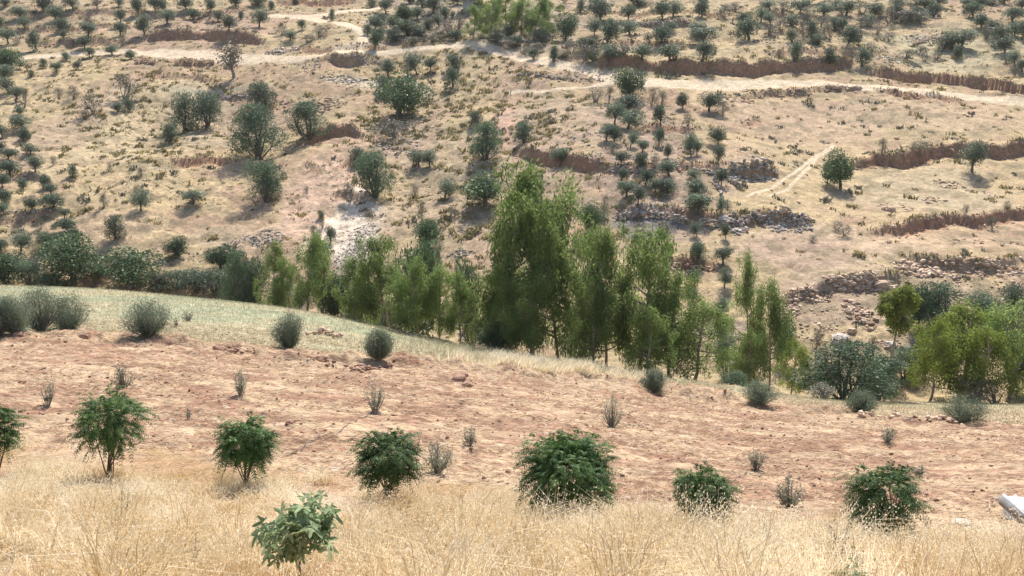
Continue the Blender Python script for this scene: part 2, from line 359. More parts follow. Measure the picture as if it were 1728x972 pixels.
# ------------------------------------------------------------------ mesh helpers
def mesh_np(name, V, Q=None, T=None, attr=None, smooth=False, mat=None):
    V = np.ascontiguousarray(V, np.float32); me = bpy.data.meshes.new(name)
    me.vertices.add(len(V)); me.vertices.foreach_set('co', V.ravel())
    li = []; st = []; tot = 0
    nq = 0 if Q is None else len(Q); nt = 0 if T is None else len(T)
    if nq: li.append(np.asarray(Q, np.int32).ravel()); st.append(np.arange(nq) * 4); tot = nq * 4
    if nt: li.append(np.asarray(T, np.int32).ravel()); st.append(tot + np.arange(nt) * 3)
    li = np.concatenate(li); st = np.concatenate(st).astype(np.int32)
    me.loops.add(len(li)); me.loops.foreach_set('vertex_index', li)
    me.polygons.add(len(st)); me.polygons.foreach_set('loop_start', st)
    if smooth: me.polygons.foreach_set('use_smooth', np.ones(len(st), bool))
    me.update(calc_edges=True)
    if attr is not None:
        for k, a in attr.items():
            a = np.ascontiguousarray(a, np.float32)
            if a.ndim == 1:
                at = me.attributes.new(k, 'FLOAT', 'POINT'); at.data.foreach_set('value', a)
            else:
                at = me.attributes.new(k, 'FLOAT_COLOR', 'POINT'); at.data.foreach_set('color', np.concatenate([a, np.ones((len(a), 1), np.float32)], 1).ravel())
    if mat: me.materials.append(mat)
    return me
def link(name, data, parent=None, loc=None):
    o = bpy.data.objects.new(name, data); COL.objects.link(o)
    if parent is not None: o.parent = parent
    if loc is not None: o.location = loc
    return o
def tag(o, label=None, cat=None, group=None, kind=None):
    if label: o['label'] = label
    if cat: o['category'] = cat
    if group: o['group'] = group
    if kind: o['kind'] = kind
    return o
class Geo:
    def __init__(s): s.V = []; s.Q = []; s.T = []; s.A = []; s.n = 0
    def add(s, V, Q=None, T=None, a=None):
        V = np.asarray(V, float); s.V.append(V)
        if Q is not None and len(Q): s.Q.append(np.asarray(Q) + s.n)
        if T is not None and len(T): s.T.append(np.asarray(T) + s.n)
        s.A.append(np.full(len(V), .5) if a is None else np.broadcast_to(np.asarray(a, float), (len(V),))); s.n += len(V)
    def mesh(s, name, mat, smooth=False):
        return mesh_np(name, np.concatenate(s.V), np.concatenate(s.Q) if s.Q else None, np.concatenate(s.T) if s.T else None, {'tint': np.concatenate(s.A)}, smooth, mat)
def tube(g, P, rad, n=6):
    P = np.asarray(P, float); k = len(P); rad = np.broadcast_to(rad, (k,)); V = []
    for i in range(k):
        d = P[min(i + 1, k - 1)] - P[max(i - 1, 0)]; d = d / (np.linalg.norm(d) + 1e-9)
        a = np.cross(d, [0.3, 0.9, 0.1]); a /= np.linalg.norm(a) + 1e-9; b = np.cross(d, a)
        for j in range(n):
            t = 2 * math.pi * j / n; V.append(P[i] + rad[i] * (math.cos(t) * a + math.sin(t) * b))
    Q = [[i * n + j, i * n + (j + 1) % n, (i + 1) * n + (j + 1) % n, (i + 1) * n + j] for i in range(k - 1) for j in range(n)]
    T = [[(k - 1) * n, (k - 1) * n + j, (k - 1) * n + j + 1] for j in range(1, n - 1)]
    g.add(V, Q, T)
def unit(v): return v / (np.linalg.norm(v, axis=-1, keepdims=True) + 1e-9)
def leaves(g, P, D, L, W, a, fold=.25):
    """rhombic leaves: base P, direction D"""
    n = len(P); D = unit(D); S = unit(np.cross(D, unit(R.normal(size=(n, 3))))); Nn = np.cross(D, S)
    L = np.broadcast_to(L, (n,))[:, None]; W = np.broadcast_to(W, (n,))[:, None]
    v0 = P; v2 = P + D * L; m = P + D * L * .45 - Nn * W * fold; v1 = m + S * W * .5; v3 = m - S * W * .5
    V = np.stack([v0, v1, v2, v3], 1).reshape(-1, 3); Q = np.arange(n * 4).reshape(n, 4)
    g.add(V, Q, None, np.repeat(np.broadcast_to(a, (n,)), 4))
def clump_leaves(g, C, r, n, L, W, droop=0.0, shell=.55, tint=None, zs=1.0):
    """n leaves in clumps of centres C and radii r"""
    w = r ** 2; w = w / w.sum(); k = R.choice(len(C), n, p=w)
    d = unit(R.normal(size=(n, 3))); rad = r[k] * (shell + (1 - shell) * R.random(n) ** .7) * (0.85 + .3 * R.random(n))
    P = C[k] + d * rad[:, None] * np.array([1, 1, zs])
    D = unit(d * .6 + R.normal(size=(n, 3)) * .6 + np.array([0, 0, -droop]))
    ct = np.random.default_rng(len(C)).random(len(C))
    a = np.clip(.25 + .35 * ct[k] + R.normal(size=n) * .17, 0, 1)
    leaves(g, P, D, L * (.7 + .6 * R.random(n)), W * (.7 + .6 * R.random(n)), a)
def icorock():
    t = (1 + 5 ** .5) / 2
    V = np.array([(-1, t, 0), (1, t, 0), (-1, -t, 0), (1, -t, 0), (0, -1, t), (0, 1, t), (0, -1, -t), (0, 1, -t), (t, 0, -1), (t, 0, 1), (-t, 0, -1), (-t, 0, 1)], float)
    T = np.array([(0, 11, 5), (0, 5, 1), (0, 1, 7), (0, 7, 10), (0, 10, 11), (1, 5, 9), (5, 11, 4), (11, 10, 2), (10, 7, 6), (7, 1, 8), (3, 9, 4), (3, 4, 2), (3, 2, 6), (3, 6, 8), (3, 8, 9), (4, 9, 5), (2, 4, 11), (6, 2, 10), (8, 6, 7), (9, 8, 1)])
    return unit(V), T
IV, IT = icorock()
def rocks(g, P, S, flat=.6, tint=None):
    n = len(P)
    if n == 0: return
    V = IV[None] * (1 + .38 * R.normal(size=(n, 12, 1)).clip(-1.2, 1.2)) * (np.asarray(S)[:, None, None] * .5)
    V = V * (np.array([1, .8, flat])[None, None] * (0.75 + .5 * R.random((n, 1, 3))))
    t = R.random(n) * 6.28; ct, sn = np.cos(t)[:, None], np.sin(t)[:, None]
    V = np.stack([V[..., 0] * ct - V[..., 1] * sn, V[..., 0] * sn + V[..., 1] * ct, V[..., 2] + V[..., 0] * R.normal(size=(n, 1)) * .2], -1) + np.asarray(P)[:, None, :]
    T = (IT[None] + (np.arange(n) * 12)[:, None, None]).reshape(-1, 3)
    g.add(V.reshape(-1, 3), None, T, np.repeat(R.random(n) if tint is None else tint, 12))

# ------------------------------------------------------------------ ground objects
NR = len(GY); vid = np.arange(NR * NC).reshape(NR, NC)
quads = np.stack([vid[:-1, :-1], vid[:-1, 1:], vid[1:, 1:], vid[1:, :-1]], -1).reshape(-1, 4)
VG = np.stack([fx, fy, z], 1)
q_road = RM[quads].mean(1) > .5
q_near = (fy[quads[:, 0]] < crest[quads[:, 0]] + 2)
q_field = q_near & (FIELD[quads[:, 0]] > .5)
def sub_ground(name, mask):
    q = quads[mask]; used = np.unique(q); remap = np.zeros(len(VG), np.int64); remap[used] = np.arange(len(used))
    me = mesh_np(name, VG[used], remap[q], None, {'albedo': ALB[used]}, True, M_GROUND)
    return tag(link(name, me), kind='structure')
tag(sub_ground('ploughed_field', q_field), 'bare reddish field littered with straw in the foreground', 'field')
tag(sub_ground('meadow', q_near & ~q_field), 'pale grassy strip beyond the bare red field', 'meadow')
tag(sub_ground('hillside', ~q_near & ~q_road), 'dry straw coloured terraced slope across the valley', 'hillside')
tag(sub_ground('dirt_road', ~q_near & q_road), 'pale dirt tracks winding across the far slope', 'dirt road')

def place(px, py, ymin, ymax=430): 
    X, Y = march(px, py, ymin, H, ymax); return X, Y, float(H(X, Y))

# ------------------------------------------------------------------ tree builders (unit size: height 1, crown width 1)
def tree_meshes(kind, seed):
    rs = np.random.default_rng(seed); gt = Geo(); gc = Geo()
    if kind in ('olive', 'olive_grey', 'almond'):
        zc = .60; nc = 13 if kind != 'almond' else 10; C = []; r = []
        lean = rs.normal(size=2) * .05
        for i in range(nc):
            t = rs.random() * 6.283; q = .27 * math.sqrt(rs.random()); C.append((q * math.cos(t) + lean[0], q * math.sin(t) + lean[1], zc - .06 + (rs.random() - .5) * .44)); r.append(.16 + .13 * rs.random())
        C = np.array(C); r = np.array(r)
        sh = .55 if kind != 'almond' else .2
        n = {'olive': 2400, 'olive_grey': 2200, 'almond': 900}[kind]
        clump_leaves(gc, C, r, n, .062, .030, 0.1, sh)
        base = np.array([0, 0, 0.0]); fork = np.array([lean[0] * .5, lean[1] * .5, .24])
        tube(gt, [base - (0, 0, .05), base + (0, 0, .1), fork], [.055, .042, .036], 6)
        for i in range(min(nc, 9)):
            mid = fork * .5 + C[i] * .5 + rs.normal(size=3) * .03; tube(gt, [fork, mid, C[i]], [.022, .014, .006], 4)
    elif kind in ('oak', 'bush', 'scrub', 'fluffy'):
        nc = 16; C = []; r = []
        z0 = .5 if kind == 'oak' else .40; nc = 26
        for i in range(nc):
            d = unit(rs.normal(size=3)); q = .36 * rs.random() ** .4
            if kind in ('bush', 'fluffy', 'scrub'):
                u = rs.random() ** .85; t = rs.random() * 6.283; q = .36 * math.sqrt(max(.05, 1 - .85 * u * u)) * rs.random() ** .5; C.append((q * math.cos(t), q * math.sin(t), .12 + .62 * u)); r.append(.11 + .10 * rs.random())
            else:
                C.append((d[0] * q, d[1] * q, z0 + d[2] * q * .95)); r.append(.12 + .11 * rs.random())
        C = np.array(C); r = np.array(r)
        n = {'oak': 5200, 'bush': 3400, 'scrub': 1100, 'fluffy': 9000}[kind]
        clump_leaves(gc, C, r, n, {'oak': .045, 'fluffy': .030}.get(kind, .055), {'oak': .024, 'fluffy': .012}.get(kind, .020), -.2 if kind == 'scrub' else 0, .55 if kind != 'scrub' else .1)
        fork = np.array([0, 0, .12 if kind != 'oak' else .2])
        if kind == 'oak': tube(gt, [(0, 0, -.05), (0.01, 0, .1), fork], [.05, .04, .035], 6)
        for i in range(10):
            s0 = fork if kind == 'oak' else np.array([rs.normal() * .03, rs.normal() * .03, -.05])
            tube(gt, [s0, s0 * .4 + C[i] * .6 + rs.normal(size=3) * .03, C[i] + (0, 0, .05)], [.018, .011, .004], 4)
    elif kind in ('euc', 'euc_bright', 'euc_wide'):
        C = []; r = []; top = .97
        wide = {'euc': .36, 'euc_bright': .42, 'euc_wide': .42}[kind]
        tr = [np.array([0, 0, -.03])]; nseg = 7; off = rs.normal(size=2) * .03
        for i in range(1, nseg + 1):
            off = off + rs.normal(size=2) * .012; tr.append(np.array([off[0], off[1], i / nseg * .93]))
        tube(gt, tr, np.linspace(.022, .004, nseg + 1), 6)
        nb = 26 if kind != 'euc_bright' else 22
        for i in range(nb):
            f = .18 + .80 * (i + rs.random()) / nb
            if kind == 'euc_bright': f = .24 + .74 * (i + rs.random()) / nb
            p0 = np.array([np.interp(f * .8, np.linspace(0, .93, nseg + 1), [q[k] for q in tr]) for k in range(3)]); p0[2] = f * .8
            prof = math.sin(math.pi * min(1, (f + .12) / 1.12) ** .9) ** .6
            t = rs.random() * 6.283; q = wide * prof * (.35 + .75 * rs.random()); 
            cpt = np.array([p0[0] + q * math.cos(t), p0[1] + q * math.sin(t), f * .93 + .02])
            C.append(cpt); r.append(.065 + .095 * rs.random() * (1.15 - f * .4))
            tube(gt, [p0, p0 * .5 + cpt * .5 + (0, 0, -.01), cpt], [.008, .005, .002], 4)
            for j in range(2):
                C.append(cpt + rs.normal(size=3) * (.09, .09, .055)); r.append(.04 + .06 * rs.random())
        C = np.array(C); r = np.array(r)
        clump_leaves(gc, C, r, {'euc': 10500, 'euc_bright': 10500, 'euc_wide': 12500}[kind], .030, .0105, .7, .12, None, 1.1)
    elif kind == 'twiggy':
        tops = []
        for i in range(26):
            t = rs.random() * 6.283; q = .42 * rs.random() ** .6; h = .45 + .5 * rs.random()
            a = np.array([0, 0, -.03]); b = np.array([q * math.cos(t) * .45, q * math.sin(t) * .45, h * .5]); e = np.array([q * math.cos(t), q * math.sin(t), h])
            tube(gt, [a, b, e], [.012, .008, .003], 4); tops.append((b + e) / 2); tops.append(e)
        tops = np.array(tops); clump_leaves(gc, tops, np.full(len(tops), .09), 700, .065, .018, -.3, .1)
    cm = {'olive': M_OLIVE, 'olive_grey': M_OLIVEG, 'almond': M_SCRUB, 'oak': M_OAK, 'bush': M_OLIVE, 'fluffy': M_TEAL, 'scrub': M_SCRUB, 'euc': M_EUC, 'euc_wide': M_EUC, 'euc_bright': M_EUCY, 'twiggy': M_OLIVEG}[kind]
    # normalise the crown to width 1 and height 1
    V = np.concatenate(gc.V); w = (np.percentile(np.abs(V[:, 0]), 96) + np.percentile(np.abs(V[:, 1]), 96)); h = np.percentile(V[:, 2], 99)
    for G in (gt, gc): G.V = [v / np.array([w, w, h]) for v in G.V]
    bark = M_EBARK if kind.startswith('euc') else (M_TWIG if kind in ('scrub', 'almond', 'twiggy') else M_BARK)
    return gt.mesh(kind + '_trunk', bark, True), gc.mesh(kind + '_crown', cm)
NV = {'olive': 6, 'olive_grey': 4, 'almond': 2, 'oak': 4, 'bush': 4, 'scrub': 4, 'euc': 5, 'euc_bright': 3, 'euc_wide': 2, 'twiggy': 3, 'fluffy': 3}
KI = {k: i for i, k in enumerate(NV)}
LIB = {k: [tree_meshes(k, 100 * i + v) for v in range(n)] for (k, n), i in zip(NV.items(), range(20))}
CNT = {}
NAMES = {'olive': ('olive_tree', 'olive tree'), 'olive_grey': ('olive_tree', 'olive tree'), 'almond': ('almond_tree', 'tree'), 'oak': ('broadleaf_tree', 'tree'), 'bush': ('shrub', 'shrub'),
         'scrub': ('dry_shrub', 'shrub'), 'euc': ('eucalyptus_tree', 'tree'), 'euc_bright': ('eucalyptus_tree', 'tree'), 'euc_wide': ('eucalyptus_tree', 'tree'), 'twiggy': ('sapling', 'sapling'), 'fluffy': ('shrub', 'shrub')}
def tree_at(kind, X, Y, Z, w, h, label, group, rot=None):
    i = CNT.get(kind, 0); CNT[kind] = i + 1; tm, cmh = LIB[kind][i % len(LIB[kind])]
    nm, cat = NAMES[kind]
    e = link(nm, None, None, (X, Y, Z)); e.empty_display_size = .3
    e.rotation_euler = (random.gauss(0, .07), random.gauss(0, .07), random.random() * 6.283 if rot is None else rot); e.scale = (w, w, h)
    tag(e, label, cat, group)
    stem = 'stems' if kind in ('bush', 'scrub', 'twiggy', 'fluffy') else 'trunk'
    link(stem, tm, e); link('crown' if stem == 'trunk' else 'foliage', cmh, e)
    return e
ORD = ['first', 'second', 'third', 'fourth', 'fifth', 'sixth', 'seventh', 'eighth', 'ninth', 'tenth', 'eleventh', 'twelfth', 'thirteenth', 'fourteenth', 'fifteenth', 'sixteenth', 'seventeenth', 'eighteenth', 'nineteenth', 'twentieth']
LOOK = {'olive': 'round olive tree', 'olive_grey': 'greyish olive tree', 'almond': 'half-bare grey tree', 'oak': 'dense dark tree', 'bush': 'rounded dark shrub', 'scrub': 'dry grey shrub',
        'euc': 'feathery eucalyptus', 'euc_bright': 'yellow-green eucalyptus', 'euc_wide': 'broad feathery green eucalyptus', 'twiggy': 'sparse grey sapling', 'fluffy': 'feathery blue-green shrub'}
def cluster(where, group, kind, items, ymin=88):
    """items: (x, base y, width, height[, kind[, look]]) in pixels; each rooted where its pixel meets the ground"""
    items = sorted(items, key=lambda t: t[0])
    kinds = [(t[4] if len(t) > 4 and t[4] else kind) for t in items]; seen = {}
    tot = {k: kinds.count(k) for k in kinds}
    for t, k in zip(items, kinds):
        i = seen.get(k, 0); seen[k] = i + 1
        if len(t) > 5: lab = t[5]
        elif tot[k] == 1: lab = f"{LOOK[k]}, the only one {where}"
        elif i == tot[k] - 1 and i > 1: lab = f"{LOOK[k]}, rightmost {where}"
        else: lab = f"{LOOK[k]}, {ORD[i] + ' from left' if i else 'leftmost'} {where}"
        X, Y, Z = place(t[0], t[1], ymin)
        s = Y / F * 1.02
        if k == 'olive' and random.random() < .3: k = 'olive_grey'
        tree_at(k, X, Y, Z, t[2] * s * 1.12, t[3] * s * 1.08, lab, group)

# ------------------------------------------------------------------ vegetation across the valley
G1 = 'olive trees of the terraces across the valley'
cluster('at the top left edge', G1, 'olive', [(73, 21, 24, 24), (123, 16, 19, 18), (164, 15, 15, 16, 'almond'), (200, 13, 14, 16), (234, 25, 17, 26), (262, 18, 18, 20), (278, 20, 20, 20), (314, 19, 21, 20), (356, 21, 14, 22), (398, 11, 17, 14), (8, 10, 20, 10), (436, 12, 24, 18)])
cluster('in the second row of the upper left grove', G1, 'olive', [(36, 33, 24, 18), (94, 34, 22, 20), (42, 50, 19, 18, 'olive_grey'), (103, 55, 26, 20), (148, 47, 18, 16, 'scrub'), (149, 62, 24, 20, 'olive_grey'), (203, 40, 14, 20), (203, 61, 15, 20), (244, 60, 22, 30), (282, 40, 22, 20, 'olive_grey'), (326, 34, 20, 16), (368, 35, 15, 15), (386, 52, 21, 23), (407, 33, 9, 12, 'bush'), (438, 46, 24, 28), (2, 46, 12, 16)])
cluster('standing just above the long road at upper left', G1, 'olive', [(14, 74, 21, 22), (61, 84, 20, 28), (143, 82, 20, 18), (108, 66, 10, 14, 'olive_grey'), (28, 76, 12, 12, 'scrub'), (122, 79, 14, 12, 'scrub'), (206, 78, 14, 14, 'scrub')])
cluster('just below the long road at upper left', G1, 'olive', [(112, 102, 12, 12, 'bush'), (151, 97, 14, 14), (189, 93, 18, 15), (221, 101, 15, 14), (47, 119, 10, 11, 'scrub'), (73, 114, 10, 13, 'bush'), (95, 123, 14, 15), (132, 118, 12, 13), (53, 130, 9, 10, 'bush'), (15, 125, 36, 36, 'oak'), (8, 135, 26, 22), (33, 116, 10, 13, 'olive_grey')])
cluster('down the left border line of the slope', G1, 'olive', [(15, 159, 22, 25), (27, 172, 22, 22, 'olive_grey'), (32, 195, 12, 15), (40, 222, 26, 24, 'olive_grey'), (39, 239, 21, 20), (4, 232, 18, 18), (42, 182, 12, 28, 'scrub'), (3, 255, 12, 14), (30, 205, 12, 10, 'scrub')])
cluster('of the left edge grove at mid height', G1, 'olive', [(13, 272, 24, 19), (17, 295, 30, 21), (52, 262, 19, 17), (60, 291, 22, 25), (73, 318, 20, 20), (40, 320, 14, 16), (4, 318, 18, 22), (8, 344, 22, 22), (6, 362, 20, 20, 'olive_grey'), (86, 330, 18, 18), (91, 356, 28, 27), (54, 357, 21, 22)])
cluster('low in the left grove above the valley trees', G1, 'olive', [(109, 370, 16, 17), (113, 392, 29, 22), (126, 408, 20, 20), (79, 417, 28, 24), (36, 424, 31, 32), (68, 388, 10, 22, 'scrub'), (2, 425, 18, 18), (36, 380, 14, 14, 'scrub')])
G2 = 'shrubs and trees scattered over the open far slope'
cluster('on the open straw slope at left', G2, 'bush', [(199, 190, 14, 14), (219, 188, 15, 19), (195, 402, 26, 35), (123, 300, 12, 19), (302, 433, 33, 30, 'oak'), (91, 279, 10, 14, 'scrub'), (238, 356, 26, 32, 'olive_grey'), (326, 346, 32, 22, 'olive_grey'), (176, 352, 14, 24, 'scrub'), (211, 170, 34, 40, 'scrub'), (158, 192, 24, 32, 'scrub'), (124, 168, 18, 20, 'scrub'), (142, 198, 14, 10, 'scrub'), (184, 290, 10, 14, 'scrub'), (240, 300, 12, 14, 'scrub'), (100, 168, 16, 16, 'scrub'), (230, 330, 10, 16, 'scrub')])
cluster('beneath the pale track at upper left', G2, 'bush', [(313, 221, 34, 56, 'bush', 'tall dark shrub, left one of the big touching pair'), (350, 215, 40, 52, 'bush', 'tall dark green shrub, right one of the big touching pair'), (286, 239, 25, 27, 'bush', 'small dark shrub at the lower left foot of the big pair'), (395, 132, 38, 56, 'almond', 'half-bare grey tree standing alone just below the pale road'), (448, 188, 36, 46, 'bush', 'dark green shrub above the large grey one near the eroded gully'), (437, 268, 64, 80, 'fluffy', 'broad grey-green bush left of the eroded gully, upper'), (447, 341, 50, 62, 'fluffy', 'round dark green bush below the broad grey one'), (517, 234, 50, 54, 'fluffy', 'green bush at the head of the eroded gully')])
cluster('around the upper road bend', G2, 'bush', [(498, 8, 10, 10), (510, 50, 12, 14), (560, 35, 9, 18), (476, 60, 22, 14, 'scrub'), (540, 62, 26, 16, 'scrub'), (458, 16, 9, 12), (490, 68, 20, 14, 'olive_grey'), (520, 72, 18, 12, 'scrub')])
cluster('in the dark thicket right of the upper road bend', G2, 'olive', [(651, 23, 20, 20), (691, 6, 24, 16, 'oak'), (731, 20, 24, 20), (772, 7, 16, 12, 'oak'), (633, 52, 26, 21), (682, 42, 24, 26, 'oak'), (704, 33, 20, 18), (687, 60, 34, 22, 'oak'), (741, 47, 16, 20), (764, 31, 8, 9, 'bush'), (633, 81, 17, 24, 'oak'), (620, 60, 12, 16, 'bush'), (655, 8, 18, 10), (628, 12, 14, 12, 'bush'), (757, 60, 24, 26, 'scrub'), (775, 50, 20, 20, 'scrub'), (744, 66, 16, 12, 'scrub'), (665, 70, 26, 18, 'bush'), (708, 66, 22, 16, 'bush'), (722, 50, 18, 16, 'bush'), (668, 50, 20, 20, 'oak'), (700, 74, 34, 10, 'scrub'), (645, 40, 20, 16, 'bush'), (712, 12, 22, 14, 'bush'), (752, 30, 18, 16, 'bush'), (640, 66, 18, 16, 'bush'), (730, 70, 26, 14, 'scrub'), (770, 68, 22, 14, 'bush')])
cluster('by the small house at the top', 'eucalyptus trees around the small house', 'euc', [(798, 64, 36, 46), (829, 64, 36, 58), (852, 46, 40, 48, 'euc_bright'), (880, 62, 36, 56), (899, 66, 34, 66), (868, 64, 22, 36, 'euc_bright'), (915, 50, 30, 46), (812, 30, 20, 26, 'euc_bright')])
cluster('right of the small house above the road', G2, 'bush', [(954, 68, 28, 38, 'oak'), (915, 76, 20, 26), (934, 105, 13, 24), (905, 88, 18, 14, 'scrub'), (965, 90, 20, 20, 'scrub'), (945, 24, 12, 14, 'euc_bright'), (980, 22, 14, 20), (948, 98, 24, 12, 'scrub'), (860, 60, 20, 14), (842, 62, 22, 12, 'scrub'), (858, 84, 26, 14, 'scrub'), (885, 92, 20, 12, 'scrub'), (985, 86, 22, 20, 'bush'), (900, 100, 16, 16, 'bush'), (925, 60, 18, 18, 'oak'), (870, 76, 22, 14, 'bush'), (1000, 104, 20, 16, 'bush'), (838, 72, 22, 14, 'bush')])
cluster('at the top centre above the cut bank', G1, 'olive', [(1013, 36, 32, 32), (1003, 60, 20, 26), (1006, 10, 24, 14), (1025, 74, 32, 34), (1078, 12, 30, 14), (1060, 36, 20, 22), (1118, 34, 26, 28), (1136, 28, 26, 24), (1063, 61, 28, 22, 'olive_grey'), (1118, 78, 24, 28), (1128, 54, 20, 14), (1184, 29, 21, 26), (1185, 10, 16, 12)])
cluster('standing on the terrace over the red cut bank', G1, 'olive', [(1026, 106, 30, 26, 'olive_grey'), (1083, 104, 28, 22), (1053, 96, 22, 16, 'scrub'), (1130, 105, 32, 24), (1186, 103, 28, 28), (1188, 77, 34, 26), (1174, 60, 26, 20, 'olive_grey'), (988, 102, 30, 26, 'scrub'), (1000, 86, 20, 18, 'bush'), (1095, 74, 20, 18, 'almond'), (1150, 84, 18, 12, 'scrub')])
cluster('on the upper right terraces', G1, 'olive', [(1256, 44, 22, 20), (1264, 68, 28, 32), (1284, 37, 20, 20, 'olive_grey'), (1300, 42, 18, 16), (1240, 20, 22, 14, 'scrub'), (1222, 30, 20, 18, 'scrub'), (1320, 22, 24, 18, 'scrub'), (1350, 24, 26, 20, 'olive_grey'), (1390, 28, 26, 20), (1362, 34, 26, 20, 'scrub'), (1428, 26, 26, 20), (1410, 16, 16, 14, 'olive_grey'), (1476, 29, 22, 20), (1455, 24, 20, 18, 'scrub'), (1509, 14, 26, 16), (1560, 15, 28, 16), (1545, 10, 20, 12, 'scrub'), (1585, 12, 20, 14), (1300, 18, 22, 16, 'olive_grey')])
cluster('among the stones of the upper right slope', G2, 'bush', [(1337, 71, 15, 18), (1370, 70, 19, 32), (1422, 54, 19, 20), (1430, 80, 28, 30, 'olive'), (1398, 66, 16, 24, 'scrub'), (1355, 60, 12, 20, 'scrub'), (1452, 50, 24, 20, 'scrub'), (1480, 58, 20, 22, 'scrub'), (1298, 60, 20, 14, 'scrub'), (1500, 40, 18, 24, 'scrub'), (1525, 40, 30, 20, 'scrub'), (1552, 38, 26, 18, 'scrub'), (1575, 30, 18, 22, 'bush'), (1512, 34, 20, 22, 'bush'), (1548, 30, 24, 16, 'bush'), (1465, 44, 20, 18), (1408, 52, 18, 20), (1385, 46, 20, 18, 'scrub'), (1350, 78, 18, 14, 'scrub'), (1380, 76, 20, 16), (1440, 62, 20, 18, 'scrub'), (1318, 52, 20, 18, 'scrub'), (1335, 44, 22, 16), (1500, 70, 20, 14, 'scrub'), (1535, 36, 26, 14), (1316, 96, 12, 12, 'scrub')])
cluster('along the edge of the right cut bank', G2, 'bush', [(1342, 105, 17, 28), (1400, 110, 20, 22), (1431, 110, 20, 28, 'scrub'), (1455, 112, 21, 26), (1470, 90, 14, 16, 'scrub'), (1530, 100, 30, 14, 'scrub'), (1552, 92, 20, 12, 'scrub')])
cluster('in the clump near the upper right path', G2, 'bush', [(1622, 82, 34, 28, 'olive'), (1606, 80, 26, 22, 'olive'), (1593, 83, 24, 18), (1616, 98, 15, 18), (1560, 104, 18, 12, 'scrub'), (1580, 100, 18, 10, 'scrub')])
cluster('in the slanting hedge at upper right', 'trees of the slanting upper right hedge', 'olive', [(1642, 30, 24, 22), (1648, 14, 26, 16), (1656, 47, 22, 20), (1674, 58, 24, 20), (1664, 66, 22, 18, 'scrub'), (1684, 75, 30, 26), (1678, 80, 22, 18, 'scrub'), (1696, 90, 28, 24), (1712, 110, 20, 22), (1725, 122, 16, 18), (1697, 104, 18, 14, 'scrub'), (1712, 128, 12, 14, 'scrub'), (1630, 12, 16, 12)])
cluster('right of the slanting hedge at the top corner', G1, 'olive', [(1708, 38, 24, 22), (1724, 16, 22, 16), (1725, 68, 22, 28), (1712, 60, 22, 18), (1667, 8, 18, 10), (1695, 6, 18, 10)])
G3 = 'scattered trees of the central ridge'
cluster('on the central ridge below the road', G3, 'bush', [(655, 131, 22, 26, 'olive'), (703, 126, 26, 33, 'olive'), (727, 121, 18, 20, 'olive'), (764, 118, 20, 22, 'olive'), (764, 149, 18, 30), (805, 212, 18, 22), (648, 158, 16, 24), (694, 112, 16, 18, 'scrub'), (672, 198, 72, 62, 'oak', 'large dark spreading tree above the shaded boulders'), (665, 232, 44, 26, 'scrub', 'dark low shrub over the shaded boulders'), (760, 138, 10, 20, 'scrub')])
cluster('beside the bare pink soil strip', G3, 'bush', [(818, 270, 46, 56, 'fluffy', 'round dark shrub left of the pink soil strip, upper'), (818, 347, 58, 48, 'oak', 'broad dark tree left of the pink soil strip, lower'), (884, 241, 25, 32, 'bush', 'grey-green shrub right of the pink soil strip'), (945, 282, 24, 28, 'olive_grey', 'pale grey shrub on the lip of the dark bank')])
cluster('on the lower part of the central ridge', G3, 'bush', [(633, 332, 50, 66, 'fluffy', 'large drooping shrub above the white rubble slide'), (608, 276, 24, 24), (590, 342, 18, 28, 'scrub'), (707, 282, 24, 26, 'olive_grey'), (725, 282, 22, 24, 'olive_grey'), (751, 336, 28, 32, 'olive_grey'), (723, 422, 34, 46, 'oak'), (712, 378, 16, 32, 'scrub'), (542, 370, 12, 14), (545, 385, 10, 14, 'scrub'), (740, 430, 26, 24, 'scrub'), (530, 400, 16, 18, 'scrub'), (558, 412, 16, 26), (700, 330, 12, 16, 'scrub'), (765, 368, 14, 18, 'scrub'), (518, 325, 8, 10, 'scrub')])
G4 = 'young olive trees of the central grove'
cluster('around the road tree at centre', G4, 'olive', [(1062, 168, 39, 46, 'oak', 'dark leafy tree on the lower edge of the pale road'), (1062, 186, 34, 22, 'bush', 'low dark shrub shape added as the shadow below the road tree'), (1037, 210, 25, 30), (1060, 217, 34, 28, 'olive_grey'), (1100, 178, 18, 26, 'scrub'), (1152, 184, 17, 24), (1196, 188, 29, 28), (1115, 214, 19, 32), (1161, 213, 13, 24, 'scrub'), (1028, 172, 14, 22, 'scrub'), (1005, 172, 26, 20, 'scrub'), (1220, 194, 20, 20, 'scrub'), (1116, 176, 14, 20, 'scrub')])  # low dark bush under the road tree stands in for its cast shadow
cluster('in the upper rows of the central grove', G4, 'olive', [(1023, 238, 22, 26), (1036, 242, 22, 24), (1064, 249, 17, 26), (1112, 246, 15, 26), (1166, 264, 18, 36, 'olive_grey'), (1212, 246, 23, 28), (1084, 257, 20, 18), (1127, 268, 12, 22), (1176, 262, 16, 24), (1212, 276, 18, 30), (1048, 279, 20, 20), (1081, 286, 18, 22), (1107, 282, 13, 16, 'scrub'), (1033, 255, 20, 14, 'scrub')])
cluster('in the middle rows of the central grove', G4, 'olive', [(1048, 307, 18, 20), (1089, 313, 18, 24), (1129, 298, 28, 25), (1172, 305, 22, 17), (1217, 313, 17, 26), (1057, 334, 28, 25, 'olive_grey'), (1076, 348, 20, 30), (1126, 326, 27, 22), (1106, 326, 18, 22, 'olive_grey'), (1174, 334, 28, 28), (1175, 366, 40, 32), (1215, 362, 12, 26), (1050, 352, 16, 14, 'scrub'), (1228, 352, 14, 14, 'scrub')])
